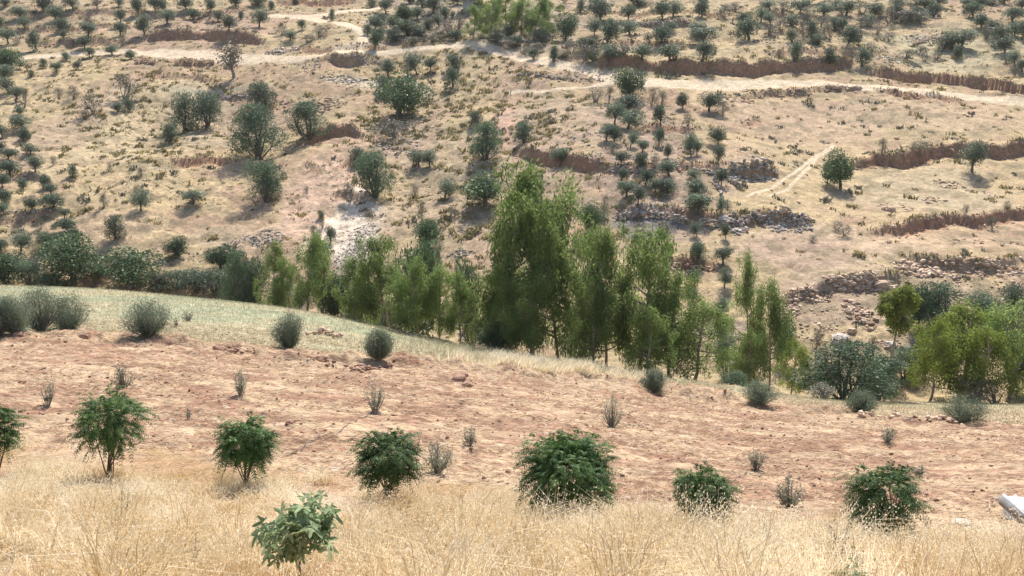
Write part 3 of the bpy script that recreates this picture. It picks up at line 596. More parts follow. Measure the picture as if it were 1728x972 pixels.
cluster('in the lowest rows of the central grove', G4, 'olive', [(999, 394, 38, 46, 'oak', 'dark round tree left of the pale stone wall'), (1020, 362, 12, 30, 'scrub'), (1120, 438, 19, 26), (1175, 448, 24, 36), (1220, 447, 26, 26), (1176, 400, 16, 24, 'olive_grey'), (1225, 404, 13, 24), (1167, 482, 20, 26), (1222, 486, 20, 30), (1167, 512, 16, 20), (1217, 532, 23, 26), (1124, 392, 26, 18, 'scrub'), (1118, 476, 16, 20), (1222, 556, 18, 20, 'scrub'), (1080, 392, 20, 16, 'scrub')])
cluster('on the broad right hand terraces', G2, 'oak', [(1418, 318, 42, 56, 'oak', 'dark tree standing alone at the left end of the middle right bank'), (1640, 290, 32, 46, 'olive_grey', 'pale grey tree growing out of the middle right bank'), (1489, 262, 16, 24, 'scrub'), (1553, 264, 20, 24, 'scrub'), (1540, 252, 12, 12, 'scrub'), (1674, 388, 16, 20, 'scrub'), (1425, 398, 20, 18, 'scrub'), (1412, 388, 16, 14, 'scrub'), (1628, 362, 12, 16, 'scrub'), (1700, 352, 12, 12, 'scrub'), (1370, 408, 16, 10, 'scrub')])
# valley bottom
G5 = 'dense trees along the valley bottom'
cluster('in the dark valley line at left', G5, 'oak', [(8, 484, 56, 50), (50, 480, 46, 36, 'fluffy'), (124, 480, 80, 76), (84, 488, 40, 26, 'fluffy'), (166, 470, 30, 24, 'fluffy'), (222, 488, 84, 62), (268, 492, 40, 32, 'bush'), (300, 488, 44, 28, 'fluffy'), (372, 458, 42, 40), (330, 492, 46, 34, 'bush'), (362, 498, 44, 38, 'bush'), (396, 500, 40, 42, 'bush'), (420, 504, 36, 46, 'olive_grey'), (200, 468, 30, 24, 'scrub'), (70, 470, 30, 26, 'scrub')], 84)
def behind(kind, px, base, top, w, Y, label, group, rot=None):
    """tree rooted at distance Y under the pixel column px, reaching up to the pixel row top"""
    rx, rz = ray(px, base); X = rx * Y; Z = float(H(X, Y)); rt = ray(px, top)[1]
    return tree_at(kind, X, Y, Z, w * Y / F * ({'euc': 1.32, 'euc_wide': 1.36, 'euc_bright': 1.4}.get(kind, 1.15)), rt * Y - Z, label, group, rot)
G6 = 'eucalyptus trees lined along the valley edge'
EU = [
 ('fluffy', 398, 505, 426, 44, 84, 'loose grey-green shrub at the left end of the valley line'),
 ('euc', 458, 505, 410, 38, 76, 'dark narrow eucalyptus, left of the pale gap'),
 ('fluffy', 428, 505, 436, 40, 84, 'short grey-green shrub beside the narrow dark eucalyptus'),
 ('euc', 518, 520, 396, 54, 73, 'tall loose eucalyptus, first one above the meadow edge'),
 ('euc', 547, 528, 402, 44, 76, 'loose eucalyptus leaning against its taller left neighbour'),
 ('euc', 490, 516, 436, 40, 75, 'small green eucalyptus between two taller ones at left'),
 ('euc', 596, 540, 430, 44, 71, 'slim eucalyptus below the white rubble slide'),
 ('euc', 620, 545, 440, 36, 73, 'slim eucalyptus right of the white rubble slide foot'),
 ('euc_wide', 658, 556, 402, 66, 70, 'broad eucalyptus left of the dark rounded tree'),
 ('euc', 706, 566, 436, 56, 66, 'eucalyptus in front of the dark rounded tree'),
 ('euc', 742, 576, 452, 52, 66, 'light green eucalyptus with thin stems, middle of the line'),
 ('euc', 776, 588, 462, 48, 64, 'small olive-toned eucalyptus at the meadow tip'),
 ('euc', 680, 560, 470, 50, 66, 'low eucalyptus on the meadow edge with dark stems'),
 ('euc_wide', 858, 600, 330, 92, 66, 'left tall eucalyptus of the central clump'),
 ('euc_wide', 902, 604, 286, 118, 68, 'tallest eucalyptus of all with pale bare trunks'),
 ('euc_wide', 945, 606, 345, 76, 64, 'right shoulder eucalyptus of the central clump'),
 ('euc', 845, 600, 450, 70, 63, 'low eucalyptus at the left foot of the central clump'),
 ('euc', 900, 606, 470, 84, 61, 'low eucalyptus in front of the tallest one'),
 ('euc_wide', 1022, 622, 384, 74, 62, 'tall eucalyptus left of the twin right crowns'),
 ('euc_wide', 1078, 636, 392, 96, 62, 'tall dark eucalyptus, right of the twin crowns'),
 ('euc', 1000, 620, 470, 70, 60, 'thin eucalyptus with dark bare stems by the crest grass'),
 ('euc', 1128, 650, 462, 72, 61, 'medium eucalyptus beside the tall dark one'),
 ('euc', 1170, 652, 506, 80, 60, 'shorter eucalyptus with reddish tips near the valley gap'),
 ('euc', 1092, 640, 520, 64, 58, 'low eucalyptus with three bare dark stems'),
 ('euc', 1268, 650, 436, 46, 68, 'slender column eucalyptus right of the valley gap'),
 ('euc', 1298, 656, 482, 56, 66, 'eucalyptus close behind the slender column'),
 ('euc_bright', 1338, 662, 574, 40, 68, 'small yellow-green eucalyptus before the rocky slope'),
 ('euc', 1266, 655, 560, 50, 64, 'low eucalyptus at the foot of the slender column'),
 ('euc_bright', 1566, 668, 540, 66, 72, 'yellow-green eucalyptus with dark stems, left of the bright dome'),
 ('euc_bright', 1618, 668, 518, 98, 74, 'bright yellow-green domed eucalyptus at right'),
 ('euc_wide', 1700, 672, 506, 100, 74, 'broad eucalyptus cut by the right edge'),
 ('euc_bright', 1655, 670, 550, 66, 72, 'eucalyptus between the bright dome and the right edge'),
 ('euc', 1745, 672, 530, 80, 76, 'eucalyptus peeking in at the right edge'),
]
for k, px, b, t, w, Y, lab in EU: behind(k, px, b, t, w, Y, lab, G6)
G7 = 'dark rounded trees among the valley eucalyptus'
for k, px, b, t, w, Y, lab in [
 ('oak', 700, 560, 412, 62, 80, 'dark rounded tree behind the eucalyptus line'),
 ('oak', 562, 530, 468, 44, 74, 'small dark rounded tree between thin eucalyptus stems'),
 ('oak', 800, 590, 440, 40, 84, 'dark tree left of the tall central clump'),
 ('oak', 835, 602, 545, 44, 62, 'black-green bush at the foot of the central clump'),
 ('oak', 978, 600, 448, 44, 74, 'dark tree filling the gap in the central clump'),
 ('fluffy', 1226, 632, 565, 36, 78, 'grey-green tree in the valley gap'),
 ('fluffy', 1428, 664, 580, 118, 64, 'wide teal-green rounded tree at the right of the valley'),
 ('fluffy', 1390, 660, 610, 50, 67, 'grey-green shrub left of the wide teal tree'),
 ('fluffy', 1478, 664, 604, 56, 68, 'grey-green shrub right of the wide teal tree'),
 ('scrub', 1640, 668, 636, 60, 70, 'low grey shrub under the bright domed eucalyptus'),
 ('scrub', 1680, 668, 640, 50, 72, 'low grey shrub right of the bright dome'),
 ('fluffy', 645, 545, 510, 50, 78, 'blue-green low shrub behind the meadow edge'),
 ('fluffy', 605, 540, 500, 44, 82, 'small blue-green shrub behind slim eucalyptus stems'),
 ('fluffy', 478, 514, 470, 44, 84, 'bushy undergrowth shrub below the narrow eucalyptus'),
 ('fluffy', 1240, 662, 628, 40, 60, 'low grey shrub in front of the valley gap'),
 ('scrub', 1385, 672, 648, 40, 58, 'dry shrub on the field edge before the teal tree'),
]: behind(k, px, b, t, w, Y, lab, G7)
cluster('on the rocky foot of the right slope', G7, 'fluffy', [(1583, 562, 66, 78, 'fluffy', 'grey-green rounded tree behind the bright domed eucalyptus'), (1550, 556, 40, 70, 'oak', 'dark tree right of the leaning bright tree'),
 (1664, 545, 54, 46, 'fluffy', 'grey-green shrub on the stones behind the right trees'), (1712, 545, 48, 60, 'bush', 'dark shrub at the right edge above the eucalyptus'), (1318, 614, 32, 68, 'oak', 'narrow dark tree right of the slender column'),
 (1376, 592, 18, 34, 'scrub', 'thin dark dry shrub on the rocky slope right of the column'), (1470, 600, 18, 30, 'scrub', 'dry shrub left of the leaning bare stem'), (1530, 640, 60, 50, 'fluffy', 'blue-green undergrowth right of the leaning stem'), (1490, 655, 60, 44, 'fluffy', 'blue-green undergrowth around the leaning stem foot')], 74)
# the leaning bright tree with a long bare stem
def leaning_tree():
    Y = 70.0; x0, _ = ray(1492, 660); X0 = x0 * Y; Z0 = float(H(X0, Y)); xt, zt = ray(1513, 556); top = np.array([xt * Y - X0, 0, zt * Y - Z0])
    e = link('eucalyptus_tree', None, None, (X0, Y, Z0)); tag(e, 'bright green round-crowned tree on a long bare leaning stem', 'tree', G6)
    g = Geo(); tube(g, [(0, 0, -.2), top * .3 + (0, 0, .1), top * .7, top, top + (.2, 0, 1.2)], [.13, .11, .09, .07, .03], 7)
    C = []; r = []
    cx, cz = ray(1516, 518); cc = np.array([cx * Y - X0, 0, cz * Y - Z0])
    for i in range(34):
        d = unit(R.normal(size=3)); q = R.random() ** .45; C.append(cc + d * q * np.array([1.15, 1.1, 1.65])); r.append(.3 + .3 * R.random())
        if i < 12: tube(g, [top, (top + C[-1]) / 2 + (0, 0, -.1), C[-1]], [.04, .025, .01], 4)
    link('trunk', g.mesh('leaning_trunk', M_EBARK, True), e)
    g = Geo(); clump_leaves(g, np.array(C), np.array(r), 9000, .24, .075, .7, .3); link('crown', g.mesh('leaning_crown', M_EUCY), e)
leaning_tree()
# field edge olives and saplings
G8 = 'silvery olive bushes along the edge of the bare field'
def near_olive(px, base, w, h, label, n=2600, ymin=30, name='olive_bush', cat='olive bush', group=G8, mat=M_NOLIVE, dense=1.0):
    X, Y, Z = place(px, base, ymin, 66); s = Y / F; W = w * s * (1.16 if cat == 'olive bush' else 1.1); Hh = h * s * (1.08 if cat == 'olive bush' else 1.0)
    e = link(name, None, None, (X, Y, Z)); tag(e, label, cat, group)
    gs = Geo(); gl = Geo(); tips = []; k = int(26 * dense) + 4
    for i in range(k):
        t = R.random() * 6.283; q = W * .5 * R.random() ** .5; hh = Hh * (.95 - .45 * (q / (W * .5)) ** 2) * (.75 + .3 * R.random())
        b = np.array([q * math.cos(t), q * math.sin(t), hh]); m = np.array([b[0] * .7, b[1] * .7, hh * .42])
        tube(gs, [(b[0] * .05, b[1] * .05, -.1), m, b], [.018 * Hh, .011 * Hh, .004], 4); 
        for f in np.linspace(.1, 1, 9): tips.append(m * f * 2 if f < .5 else m * (2 - 2 * f) + b * (2 * f - 1))
    if cat == 'olive bush':
        kk = int(60 * dense); tt = R.random(kk) * 6.283; uu = R.random(kk) ** .8; qq = W * .44 * np.sqrt(np.clip(1 - uu * uu * .85, .05, 1)) * R.random(kk) ** .45
        tips += list(np.stack([qq * np.cos(tt), qq * np.sin(tt), Hh * (.12 + .78 * uu)], 1))
    T = np.array(tips); T[:, 2] = np.maximum(T[:, 2], Hh * .16)
    clump_leaves(gl, T, np.full(len(T), .15 * W), n, .085, .024, -.5, .05)
    link('stems', gs.mesh('olive_bush_stems', M_TWIG, True), e); link('foliage', gl.mesh('olive_bush_foliage', mat), e); return e
for a in [(-4, 566, 62, 64, 'silvery olive bush cut by the left edge'), (28, 564, 60, 66, 'silvery olive bush second from the left edge'), (68, 558, 62, 78, 'tallest silvery olive bush of the left clump'), (118, 556, 68, 58, 'silvery olive bush at the right end of the left clump'),
          (250, 568, 76, 60, 'lone round olive bush right of the left clump'), (490, 588, 54, 60, 'upright silvery olive bush at the meadow corner'), (640, 607, 46, 54, 'vase-shaped silvery olive bush on bare red soil')]:
    near_olive(*a, n=13000)
for a in [(1105, 661, 42, 38, 'small pale olive bush below the reddish eucalyptus'), (1283, 686, 54, 42, 'pale olive bush on the crest right of the valley gap'), (1452, 698, 50, 42, 'pale olive bush left of the stone row'), (1626, 712, 72, 46, 'wide pale olive bush in the yellow grass at right')]:
    near_olive(*a, n=8000, dense=.8)
near_olive(318, 541, 24, 20, 'small brown dry bush on the meadow edge', n=500, name='dry_bush', cat='dry bush', mat=M_SCRUB, dense=.4)
near_olive(298, 552, 12, 20, 'tiny dry bush left of the brown one', n=180, name='dry_bush', cat='dry bush', mat=M_SCRUB, dense=.2)
G9 = 'grey saplings planted in the bare field'
for a in [(81, 686, 22, 66, 'thin almost bare sapling at far left', 240, .15), (208, 656, 32, 46, 'bushy grey sapling right above the left pinnate tree', 620, .5), (406, 668, 32, 54, 'grey sapling with a dark watering basin, left part', 480, .4),
          (632, 694, 38, 66, 'tall twiggy grey sapling at the end of the hose', 460, .4), (792, 752, 30, 38, 'short twiggy sapling on bare soil left of the largest bush', 260, .4), (738, 802, 58, 64, 'dry grey shrub touching the dark bush', 700, .7),
          (1033, 720, 36, 64, 'tall greenish sapling behind the largest bush', 620, .4), (1277, 792, 30, 44, 'small grey sapling with dark soil at its foot', 380, .4), (1333, 856, 42, 60, 'greenish sapling at the edge of the dry grass', 620, .35),
          (1497, 748, 30, 34, 'small green sapling below the stone row', 420, .4), (1550, 806, 22, 24, 'tiny sapling behind the rightmost pinnate tree', 200, .3), (316, 708, 12, 34, 'faint bare sapling in the field at left', 60, .1)]:
    near_olive(a[0], a[1], a[2], a[3], a[4], n=int(a[5] * 1.3), ymin=17, name='sapling', cat='sapling', group=G9, mat=M_SAP, dense=a[6])

# ------------------------------------------------------------------ foreground pinnate trees
G10 = 'young dark green trees with feathery leaves in a row'
def pinnate_tree(cx, cy, w, h, base, Y, nl, label, open_=0.0):
    """crown centred on pixel (cx, cy); root at distance Y"""
    x0, _ = ray(cx, base); X0 = x0 * Y; Z0 = float(H(X0, Y)); xc, zc = ray(cx, cy); s = Y / F
    C = np.array([xc * Y - X0, 0, zc * Y - Z0]); a = w * s * .54; b = h * s * .55
    e = link('pinnate_tree', None, None, (X0, Y, Z0)); tag(e, label, 'young tree', G10)
    gs = Geo(); gl = Geo(); ns = 11
    nodes = []
    for i in range(ns):
        t = R.random() * 6.283; q = a * .62 * R.random() ** .5; tp = C + np.array([q * math.cos(t), q * math.sin(t), b * (.15 + .5 * R.random())])
        fork = np.array([R.normal() * .03, R.normal() * .03, max(.05, (C[2] - b) * (.25 + .3 * R.random()))])
        m = fork * .45 + tp * .55 + R.normal(size=3) * .04; m[2] -= .04
        tube(gs, [(0, 0, -.1), fork * .6, fork, m, tp], [.020, .017, .014, .010, .004], 5)
        nodes += [m * (1 - f) + tp * f for f in np.linspace(0.1, 1, 6)]
    # compound leaves
    n = nl; d = unit(R.normal(size=(n, 3))); d[:, 2] = np.abs(d[:, 2]) * np.where(R.random(n) < .6, 1, -1); d = unit(d)
    ph = np.arctan2(d[:, 1], d[:, 0]); lump = .80 + .34 * np.sin(ph * 3 + cx) * np.sin(d[:, 2] * 4 + cx) + .10 * R.normal(size=n)
    q = (.40 + .42 * R.random(n) ** .5) * lump
    P = C + d * q[:, None] * np.array([a, a, b])
    D = unit(d * np.array([1, 1, .6]) + np.array([0, 0, .35]) + R.normal(size=(n, 3)) * .38)
    Lr = (.26 + .12 * R.random(n)) * (0.9 + .25 * open_); side = unit(np.cross(D, np.array([0, 0, 1.0]) + R.normal(size=(n, 3)) * .25))
    tint0 = np.clip(.34 + .30 * R.random(n) + .26 * R.normal(size=n), 0, 1.15)
    K = 9; pos = []; 
    for k in range(K + 1):
        f = k / K; drop = np.array([0, 0, -1.0]) * (f ** 2 * .6)
        pos.append(P + D * (Lr * f)[:, None] + drop * Lr[:, None])
    for k in range(K):
        # rachis
        p0, p1 = pos[k], pos[k + 1]; wv = side * .0022
        V = np.stack([p0 - wv, p0 + wv, p1 + wv, p1 - wv], 1).reshape(-1, 3); gl.add(V, np.arange(n * 4).reshape(n, 4), None, np.repeat(tint0, 4))
        if k < 1: continue
        ax = unit(p1 - p0)
        for sg in (-1, 1):
            ld = unit(side * sg + ax * .55 + np.array([0, 0, -.45]) + R.normal(size=(n, 3)) * .14)
            LL = .078 * (1.05 - .45 * abs(k / K - .45)) * (.85 + .3 * R.random(n))
            Sd = unit(np.cross(ld, np.cross(side, ax) + R.normal(size=(n, 3)) * .25)); W = LL * .27
            v0 = p0; v2 = p0 + ld * LL[:, None]; m = p0 + ld * (LL * .42)[:, None]
            V = np.stack([v0, m + Sd * W[:, None] * .5, v2, m - Sd * W[:, None] * .5], 1).reshape(-1, 3)
            gl.add(V, np.arange(n * 4).reshape(n, 4), None, np.repeat(np.clip(tint0 + R.normal(size=n) * .08, 0, 1), 4))
    for nd in nodes:
        pass
    link('stems', gs.mesh('pinnate_stems', M_STEM, True), e); link('foliage', gl.mesh('pinnate_foliage', M_BUSH), e)
    return e
PT = [(-6, 722, 78, 92, 800, 19.0, 330, 'feathery-leaved young tree cut by the left edge', 0),
      (186, 710, 128, 116, 838, 19.0, 620, 'loose feathery tree on bare forked stems at left', .3),
      (416, 746, 102, 86, 840, 18.6, 700, 'compact dark feathery tree, third from the left edge', 0),
      (656, 772, 122, 100, 868, 17.6, 680, 'drooping dark feathery tree touching a dry grey shrub', 0),
      (958, 798, 180, 164, 905, 16.6, 1600, 'largest feathery tree, broad and dense, in the dry grass', 0),
      (1186, 832, 108, 96, 905, 16.8, 560, 'small feathery tree right of the largest one', 0),
      (1492, 840, 136, 134, 930, 15.6, 520, 'open airy feathery tree with spiky outline at right', .5)]
for a in PT: pinnate_tree(*a)

# ------------------------------------------------------------------ fig tree
def fig_leaf_template():
    lobes = [(-125, .55), (-62, .85), (0, 1.05), (62, .85), (125, .55)]; pts = []
    for i, (an, l) in enumerate(lobes):
        t = math.radians(an); 
        for da, k in ((-13, .62), (-8, .86), (0, 1.0), (8, .86), (13, .62)):
            tt = t + math.radians(da); pts.append((math.sin(tt) * l * k, math.cos(tt) * l * k))
        if i < 4:
            t2 = math.radians((an + lobes[i + 1][0]) / 2); pts.append((math.sin(t2) * .36, math.cos(t2) * .36))
    return np.array(pts)
FCL = [(-.75, .15), (-.35, .75), (.15, .95), (.6, .7), (.95, .25), (-1.0, -.25), (.45, .1), (-.2, .1), (-.3, -.75), (.05, -.4), (-.55, -1.0), (.8, -.2), (.2, .5)]
def fig(cx, cy, w, h, Y, n, label, name='fig_tree', trunk=True):
    xc, zc = ray(cx, cy); X0 = xc * Y; Z0 = float(H(X0, Y)); s = Y / F; C = np.array([0, 0, zc * Y - Z0]); a = w * s * .5; b = h * s * .5
    e = link(name, None, None, (X0, Y, Z0)); tag(e, label, 'fig tree'); gs = Geo(); gl = Geo(); tp = fig_leaf_template(); k = len(tp)
    tube(gs, [(-.01, 0, -.1), (0, 0, C[2] * .4), C - (0.0, 0, b * .9)], [.016, .013, .011], 7)
    br = []
    for i in range(9):
        t = i * 2.4 + R.random(); q = a * (.35 + .5 * R.random()); p = C + np.array([q * math.cos(t), q * math.sin(t), b * (-.1 + .55 * R.random())])
        tube(gs, [C - (0, 0, b * .9), C * .5 + p * .5 - (0, 0, b * .35), p], [.009, .007, .005], 5); br.append(p)
    for i in range(n):
        cl = FCL[i % len(FCL)]; d = unit(R.normal(size=3) * .8 + np.array([cl[0], 0, cl[1]]))
        P = C + np.array([a * (cl[0] * .62 + R.normal() * .20), a * R.normal() * .42, b * (cl[1] * .72 + R.normal() * .17)])
        pet = unit(np.array([d[0], d[1], .1 + R.normal() * .25])); 
        fw = unit(pet + np.array([0, 0, -.35 - .7 * R.random()])); nm = unit(np.array([d[0] * .8, d[1] * .8 - .25, .8]) + R.normal(size=3) * .35)
        sd = unit(np.cross(fw, nm)); nm = np.cross(sd, fw); L = .122 * (.7 + .6 * R.random())
        V = [P + fw * .02]; 
        for (u_, v_) in tp: V.append(P + (sd * u_ + fw * v_) * L - nm * L * (.16 * (u_ * u_ + v_ * v_)) + nm * L * .10 * abs(math.sin(math.atan2(u_, v_) * 2.9)))
        T = [[0, j + 1, j + 2] for j in range(k - 1)]
        gl.add(V, None, T, np.clip(.5 + .28 * R.normal(), 0, 1))
        gl.add([P - pet * .05, P - pet * .05 + (0, 0, .004), P + fw * .02, P + fw * .02 - (0, 0, .004)], [[0, 1, 2, 3]])
    link('trunk', gs.mesh('fig_trunk', M_TWIG, True), e); link('crown', gl.mesh('fig_crown', M_FIG), e)
fig(503, 894, 156, 116, 8.8, 175, 'young fig tree with big lobed leaves on a thin bare trunk')
fig(1432, 975, 70, 40, 8.2, 22, 'tip of a small fig plant at the bottom edge', 'fig_plant')

# ------------------------------------------------------------------ grass and litter (stuff)
def blades(P, h, w, lean, tint, g, az=None, droop=.35):
    n = len(P); t = R.random(n) * 6.283 if az is None else az
    D = np.stack([np.cos(t), np.sin(t), np.zeros(n)], 1); t2 = R.random(n) * 6.283; S = np.stack([np.cos(t2), np.sin(t2), np.zeros(n)], 1)
    h = h[:, None]; l = lean[:, None]; w = w[:, None]
    m = P + np.array([0, 0, 1]) * h * .55 + D * h * l * .35; tip = P + np.array([0, 0, 1]) * h * (1 - droop * l) + D * h * l
    V = np.stack([P - S * w * .5, P + S * w * .5, m + S * w * .42, m - S * w * .42, tip], 1).reshape(-1, 3)
    i = np.arange(n) * 5; g.add(V, np.stack([i, i + 1, i + 2, i + 3], 1), np.stack([i + 3, i + 2, i + 4], 1), np.repeat(tint, 5)); return tip, D
def sample(n, y0, y1, pad=1.0):
    # even density over the visible wedge between distances y0 and y1
    Y = np.sqrt(R.random(n) * (y1 ** 2 - y0 ** 2) + y0 ** 2); X = (R.random(n) * 2 - 1) * (.56 * Y + pad); return X, Y
def gfield(X, Y): return 20.2 - 0.22 * np.clip(X, -11, 11) + (fbm(X / 2.2, Y / 3.5, 4, 12) - .5) * 7.0 + (fbm(X * 1.1, Y * 1.1, 2, 15) - .5) * 2.0
g = Geo()
X, Y = sample(140000, 5.5, 25.5)
cl = fbm(X * .75, Y * .75, 3, 201); cl2 = fbm(X * 2.6, Y * 2.6, 2, 211)
keep = (Y < gfield(X, Y)) & (R.random(len(X)) < np.clip((cl - .41) * 5, .04, 1)) & (R.random(len(X)) < np.clip((cl2 - .25) * 3, .15, 1))
X, Y, cl = X[keep], Y[keep], cl[keep]; P = np.stack([X, Y, H(X, Y) - .02], 1); n = len(P)
edgef = sstep(0, 5, gfield(X, Y) - Y)
hh = (.12 + .60 * np.clip((cl - .45) * 5.5, 0, 1) * (.35 + .65 * edgef)) * (.5 + .8 * R.random(n)) * (.45 + 1.1 * fbm(X * .35, Y * .35, 2, 227)) * (1 - .40 * sstep(11, 14.5, Y)) * (1 - .35 * sstep(1, 5, X) * sstep(10, 13, Y)) * (1 - .6 * np.exp(-((X / np.maximum(Y, 5) + .222) / .03) ** 2) * (Y < 8.7))
wind = 2.6 + (fbm(X * .7, Y * .7, 2, 221) - .5) * 14 + R.normal(size=n) * .9
tn = np.clip(.60 + 3.0 * (fbm(X * .45, Y * .45, 3, 231) - .5) + R.normal(size=n) * .22, -.25, 1)
tip, D = blades(P, hh, .0045 + .004 * R.random(n), np.clip(.25 + .45 * R.random(n) + 1.1 * np.clip(fbm(X * .9, Y * .9, 2, 225) - .5, 0, 1) + (.5 * (R.random(n) < .22)), 0, 1.3), tn, g, wind)
# hanging oat seed heads
k = R.random(n) < .62; T0 = tip[k]; tt = tn[k]
for j in range(5):
    o = R.normal(size=T0.shape) * np.array([.035, .035, .05]) - np.array([0, 0, .03 * j]); leaves(g, T0 + o, R.normal(size=T0.shape) * .5 + np.array([0, 0, -1.0]), .032, .012, np.clip(tt + .25, 0, 1))
tag(link('dry_grass', g.mesh('dry_grass', M_GRASS)), 'tall golden dry oat grass covering the foreground', 'grass', kind='stuff')
# flattened straw under and between the tall stems
g = Geo(); X, Y = sample(95000, 5.5, 26); keep = (Y < gfield(X, Y) + 1.2 * R.random(len(X))) & (R.random(len(X)) < np.clip((fbm(X * .9, Y * .9, 3, 243) - .36) * 5, .12, 1)); X, Y = X[keep], Y[keep]; n = len(X)
P = np.stack([X, Y, H(X, Y) + .01 + .10 * R.random(n) ** 2], 1); az = (fbm(X * .6, Y * .6, 2, 241) - .5) * 12 + R.normal(size=n) * .5
leaves(g, P, np.stack([np.cos(az), np.sin(az), R.normal(size=n) * .22], 1), .22 + .25 * R.random(n), .009, np.clip(.5 + .25 * R.normal(size=n) + 2.4 * (fbm(X * .45, Y * .45, 3, 231) - .5), -.3, 1))
tag(link('flattened_straw', g.mesh('flattened_straw', M_GRASS)), 'flattened golden straw under the tall dry grass', 'straw', kind='stuff')
# big arching tufts of oat grass
g = Geo(); X, Y = sample(900, 6.6, 21); d3 = fbm(X * .5, Y * .5, 2, 255); k = (d3 > .42) & (Y < gfield(X, Y) - 1.0) & ((np.abs(X / Y + .222) > .05) | (Y > 9)); X, Y = X[k], Y[k]
for x_, y_ in zip(X, Y):
    n = int(70 + 90 * R.random()); bx_ = x_ + R.normal(size=n) * .09; by_ = y_ + R.normal(size=n) * .09; az = R.random(n) * 6.283; base_t = R.random() * 1.0 - .25; hgt = (.40 + .75 * R.random() ** 1.6) * (.6 if y_ > 12 else 1)
    tip, D = blades(np.stack([bx_, by_, H(bx_, by_) - .03], 1), hgt * (.55 + .6 * R.random(n)), .006 + .006 * R.random(n), .3 + .9 * R.random(n), np.clip(base_t + .2 * R.normal(size=n), -.45, 1), g, az, .5)
    kk = R.random(n) < .6; T0 = tip[kk]
    for j in range(3): leaves(g, T0 + R.normal(size=T0.shape) * .03 - np.array([0, 0, .03 * j]), R.normal(size=T0.shape) * .5 + np.array([0, 0, -1.0]), .032, .012, np.clip(base_t + .4, 0, 1))
tag(link('tall_grass', g.mesh('tall_grass', M_GRASS)), 'arching clumps of tall oat grass in the foreground', 'grass', kind='stuff')
# straw flecks on the ploughed field
g = Geo(); X, Y = sample(120000, 18, 56); dens = fbm(X * .35, Y * .9 + X * .08, 4, 131) + .10 * sstep(-9, 0, Y - 51) 
keep = (R.random(len(X)) < np.clip((dens - .40) * 4.5, .08, 1)); X, Y = X[keep], Y[keep]; n = len(X)
P = np.stack([X, Y, H(X, Y) + .012 + .03 * R.random(n)], 1); az = R.normal(size=n) * .8
leaves(g, P, np.stack([np.cos(az), np.sin(az), R.normal(size=n) * .18], 1), .10 + .22 * R.random(n), .014 + .010 * R.random(n), R.random(n))
tag(link('straw_litter', g.mesh('straw_litter', M_STRAW)), 'pale straw litter strewn over the red soil', 'straw', kind='stuff')
# clods
g = Geo(); X, Y = sample(15000, 18, 54); d2 = fbm(X * .5, Y * .8, 3, 261); keep = (Y > gfield(X, Y)) & (R.random(len(X)) < np.clip((d2 - .42) * 5, .1, 1)); X, Y = X[keep], Y[keep]; n = len(X)
rocks(g, np.stack([X, Y, H(X, Y)], 1), .03 + .15 * R.random(n) ** 3.5, .7)
tag(link('soil_clods', g.mesh('soil_clods', M_CLOD)), 'small dark clods of soil scattered on the field', 'soil clods', kind='stuff')
# meadow and crest grass
g = Geo(); X, Y = sample(150000, 47, 84, 2.0); pxm = 864 + X / Y * F * .972; cr = np.interp(pxm, COLS, CY); ed = np.interp(pxm, COLS, [50, 50, 51, 49, 51, 53, 53, 52, 49, 49, 49])
m = (Y < cr + 3) & (Y > ed + (fbm(X / 3, Y / 3, 3, 7) - .5) * 5 - .5); X, Y, pxm = X[m], Y[m], pxm[m]; n = len(X); P = np.stack([X, Y, H(X, Y) - .02], 1)
tall = np.exp(-((pxm - 900) / 170) ** 2)
blades(P, (.14 + .5 * tall) * (.6 + .8 * R.random(n)), .016 + .012 * R.random(n), .3 + .4 * R.random(n), np.clip(.15 + .9 * (fbm(X / 5, Y / 5, 3, 271) - .25) + .2 * R.normal(size=n) + .4 * tall, 0, 1), g)
tag(link('meadow_grass', g.mesh('meadow_grass', M_MEADOW)), 'pale dry grass on the meadow strip beyond the field', 'grass', kind='stuff')
# tall grass along the crest, centre
g = Geo(); n = 14000; px = 925 + 75 * R.normal(size=n); u = (px - 864) / F / .972; Y = 50.5 + 5 * R.random(n); X = u * Y; P = np.stack([X, Y, H(X, Y)], 1)
k = fbm(X * 1.2, Y * 1.2, 2, 281); keep = R.random(n) < np.clip((k - .35) * 4, 0, 1); P = P[keep]; n = len(P)
blades(P, (.25 + .6 * R.random(n)) * (.4 + fbm(P[:, 0] * .9, P[:, 1] * .9, 2, 283)), .02 + .014 * R.random(n), .3 + .6 * R.random(n), .72 + .28 * R.random(n), g, np.full(n, .5) + R.normal(size=n) * .9)
tag(link('crest_grass', g.mesh('crest_grass', M_GRASS)), 'pale tall grass along the crest before the central clump', 'grass', kind='stuff')
# tussocks on the far slope
def tussocks(name, n, y0, y1, size, maskf, mat, label, nb=16):
    g = Geo(); X, Y = sample(n, y0, y1, 6); m = maskf(X, Y); keep = R.random(len(X)) < m; X, Y = X[keep], Y[keep]
    rm = road(X, Y); bm = bank(X, Y)[1]; keep = (rm < .1) & (bm < .3); X, Y = X[keep], Y[keep]; n = len(X)
    sz = size * (.5 + 1.0 * R.random(n) ** 1.5); tn = R.random(n)
    Xb = np.repeat(X, nb) + R.normal(size=n * nb) * np.repeat(sz, nb) * .3; Yb = np.repeat(Y, nb) + R.normal(size=n * nb) * np.repeat(sz, nb) * .3
    P = np.stack([Xb, Yb, H(Xb, Yb) - .03], 1); s = np.repeat(sz, nb)
    blades(P, s * (.3 + .38 * R.random(n * nb)), s * .2, .5 + .7 * R.random(n * nb), np.clip(np.repeat(tn, nb) * .7 + .3 * R.random(n * nb), 0, 1), g)
    return tag(link(name, g.mesh(name, mat)), label, 'scrub', kind='stuff')
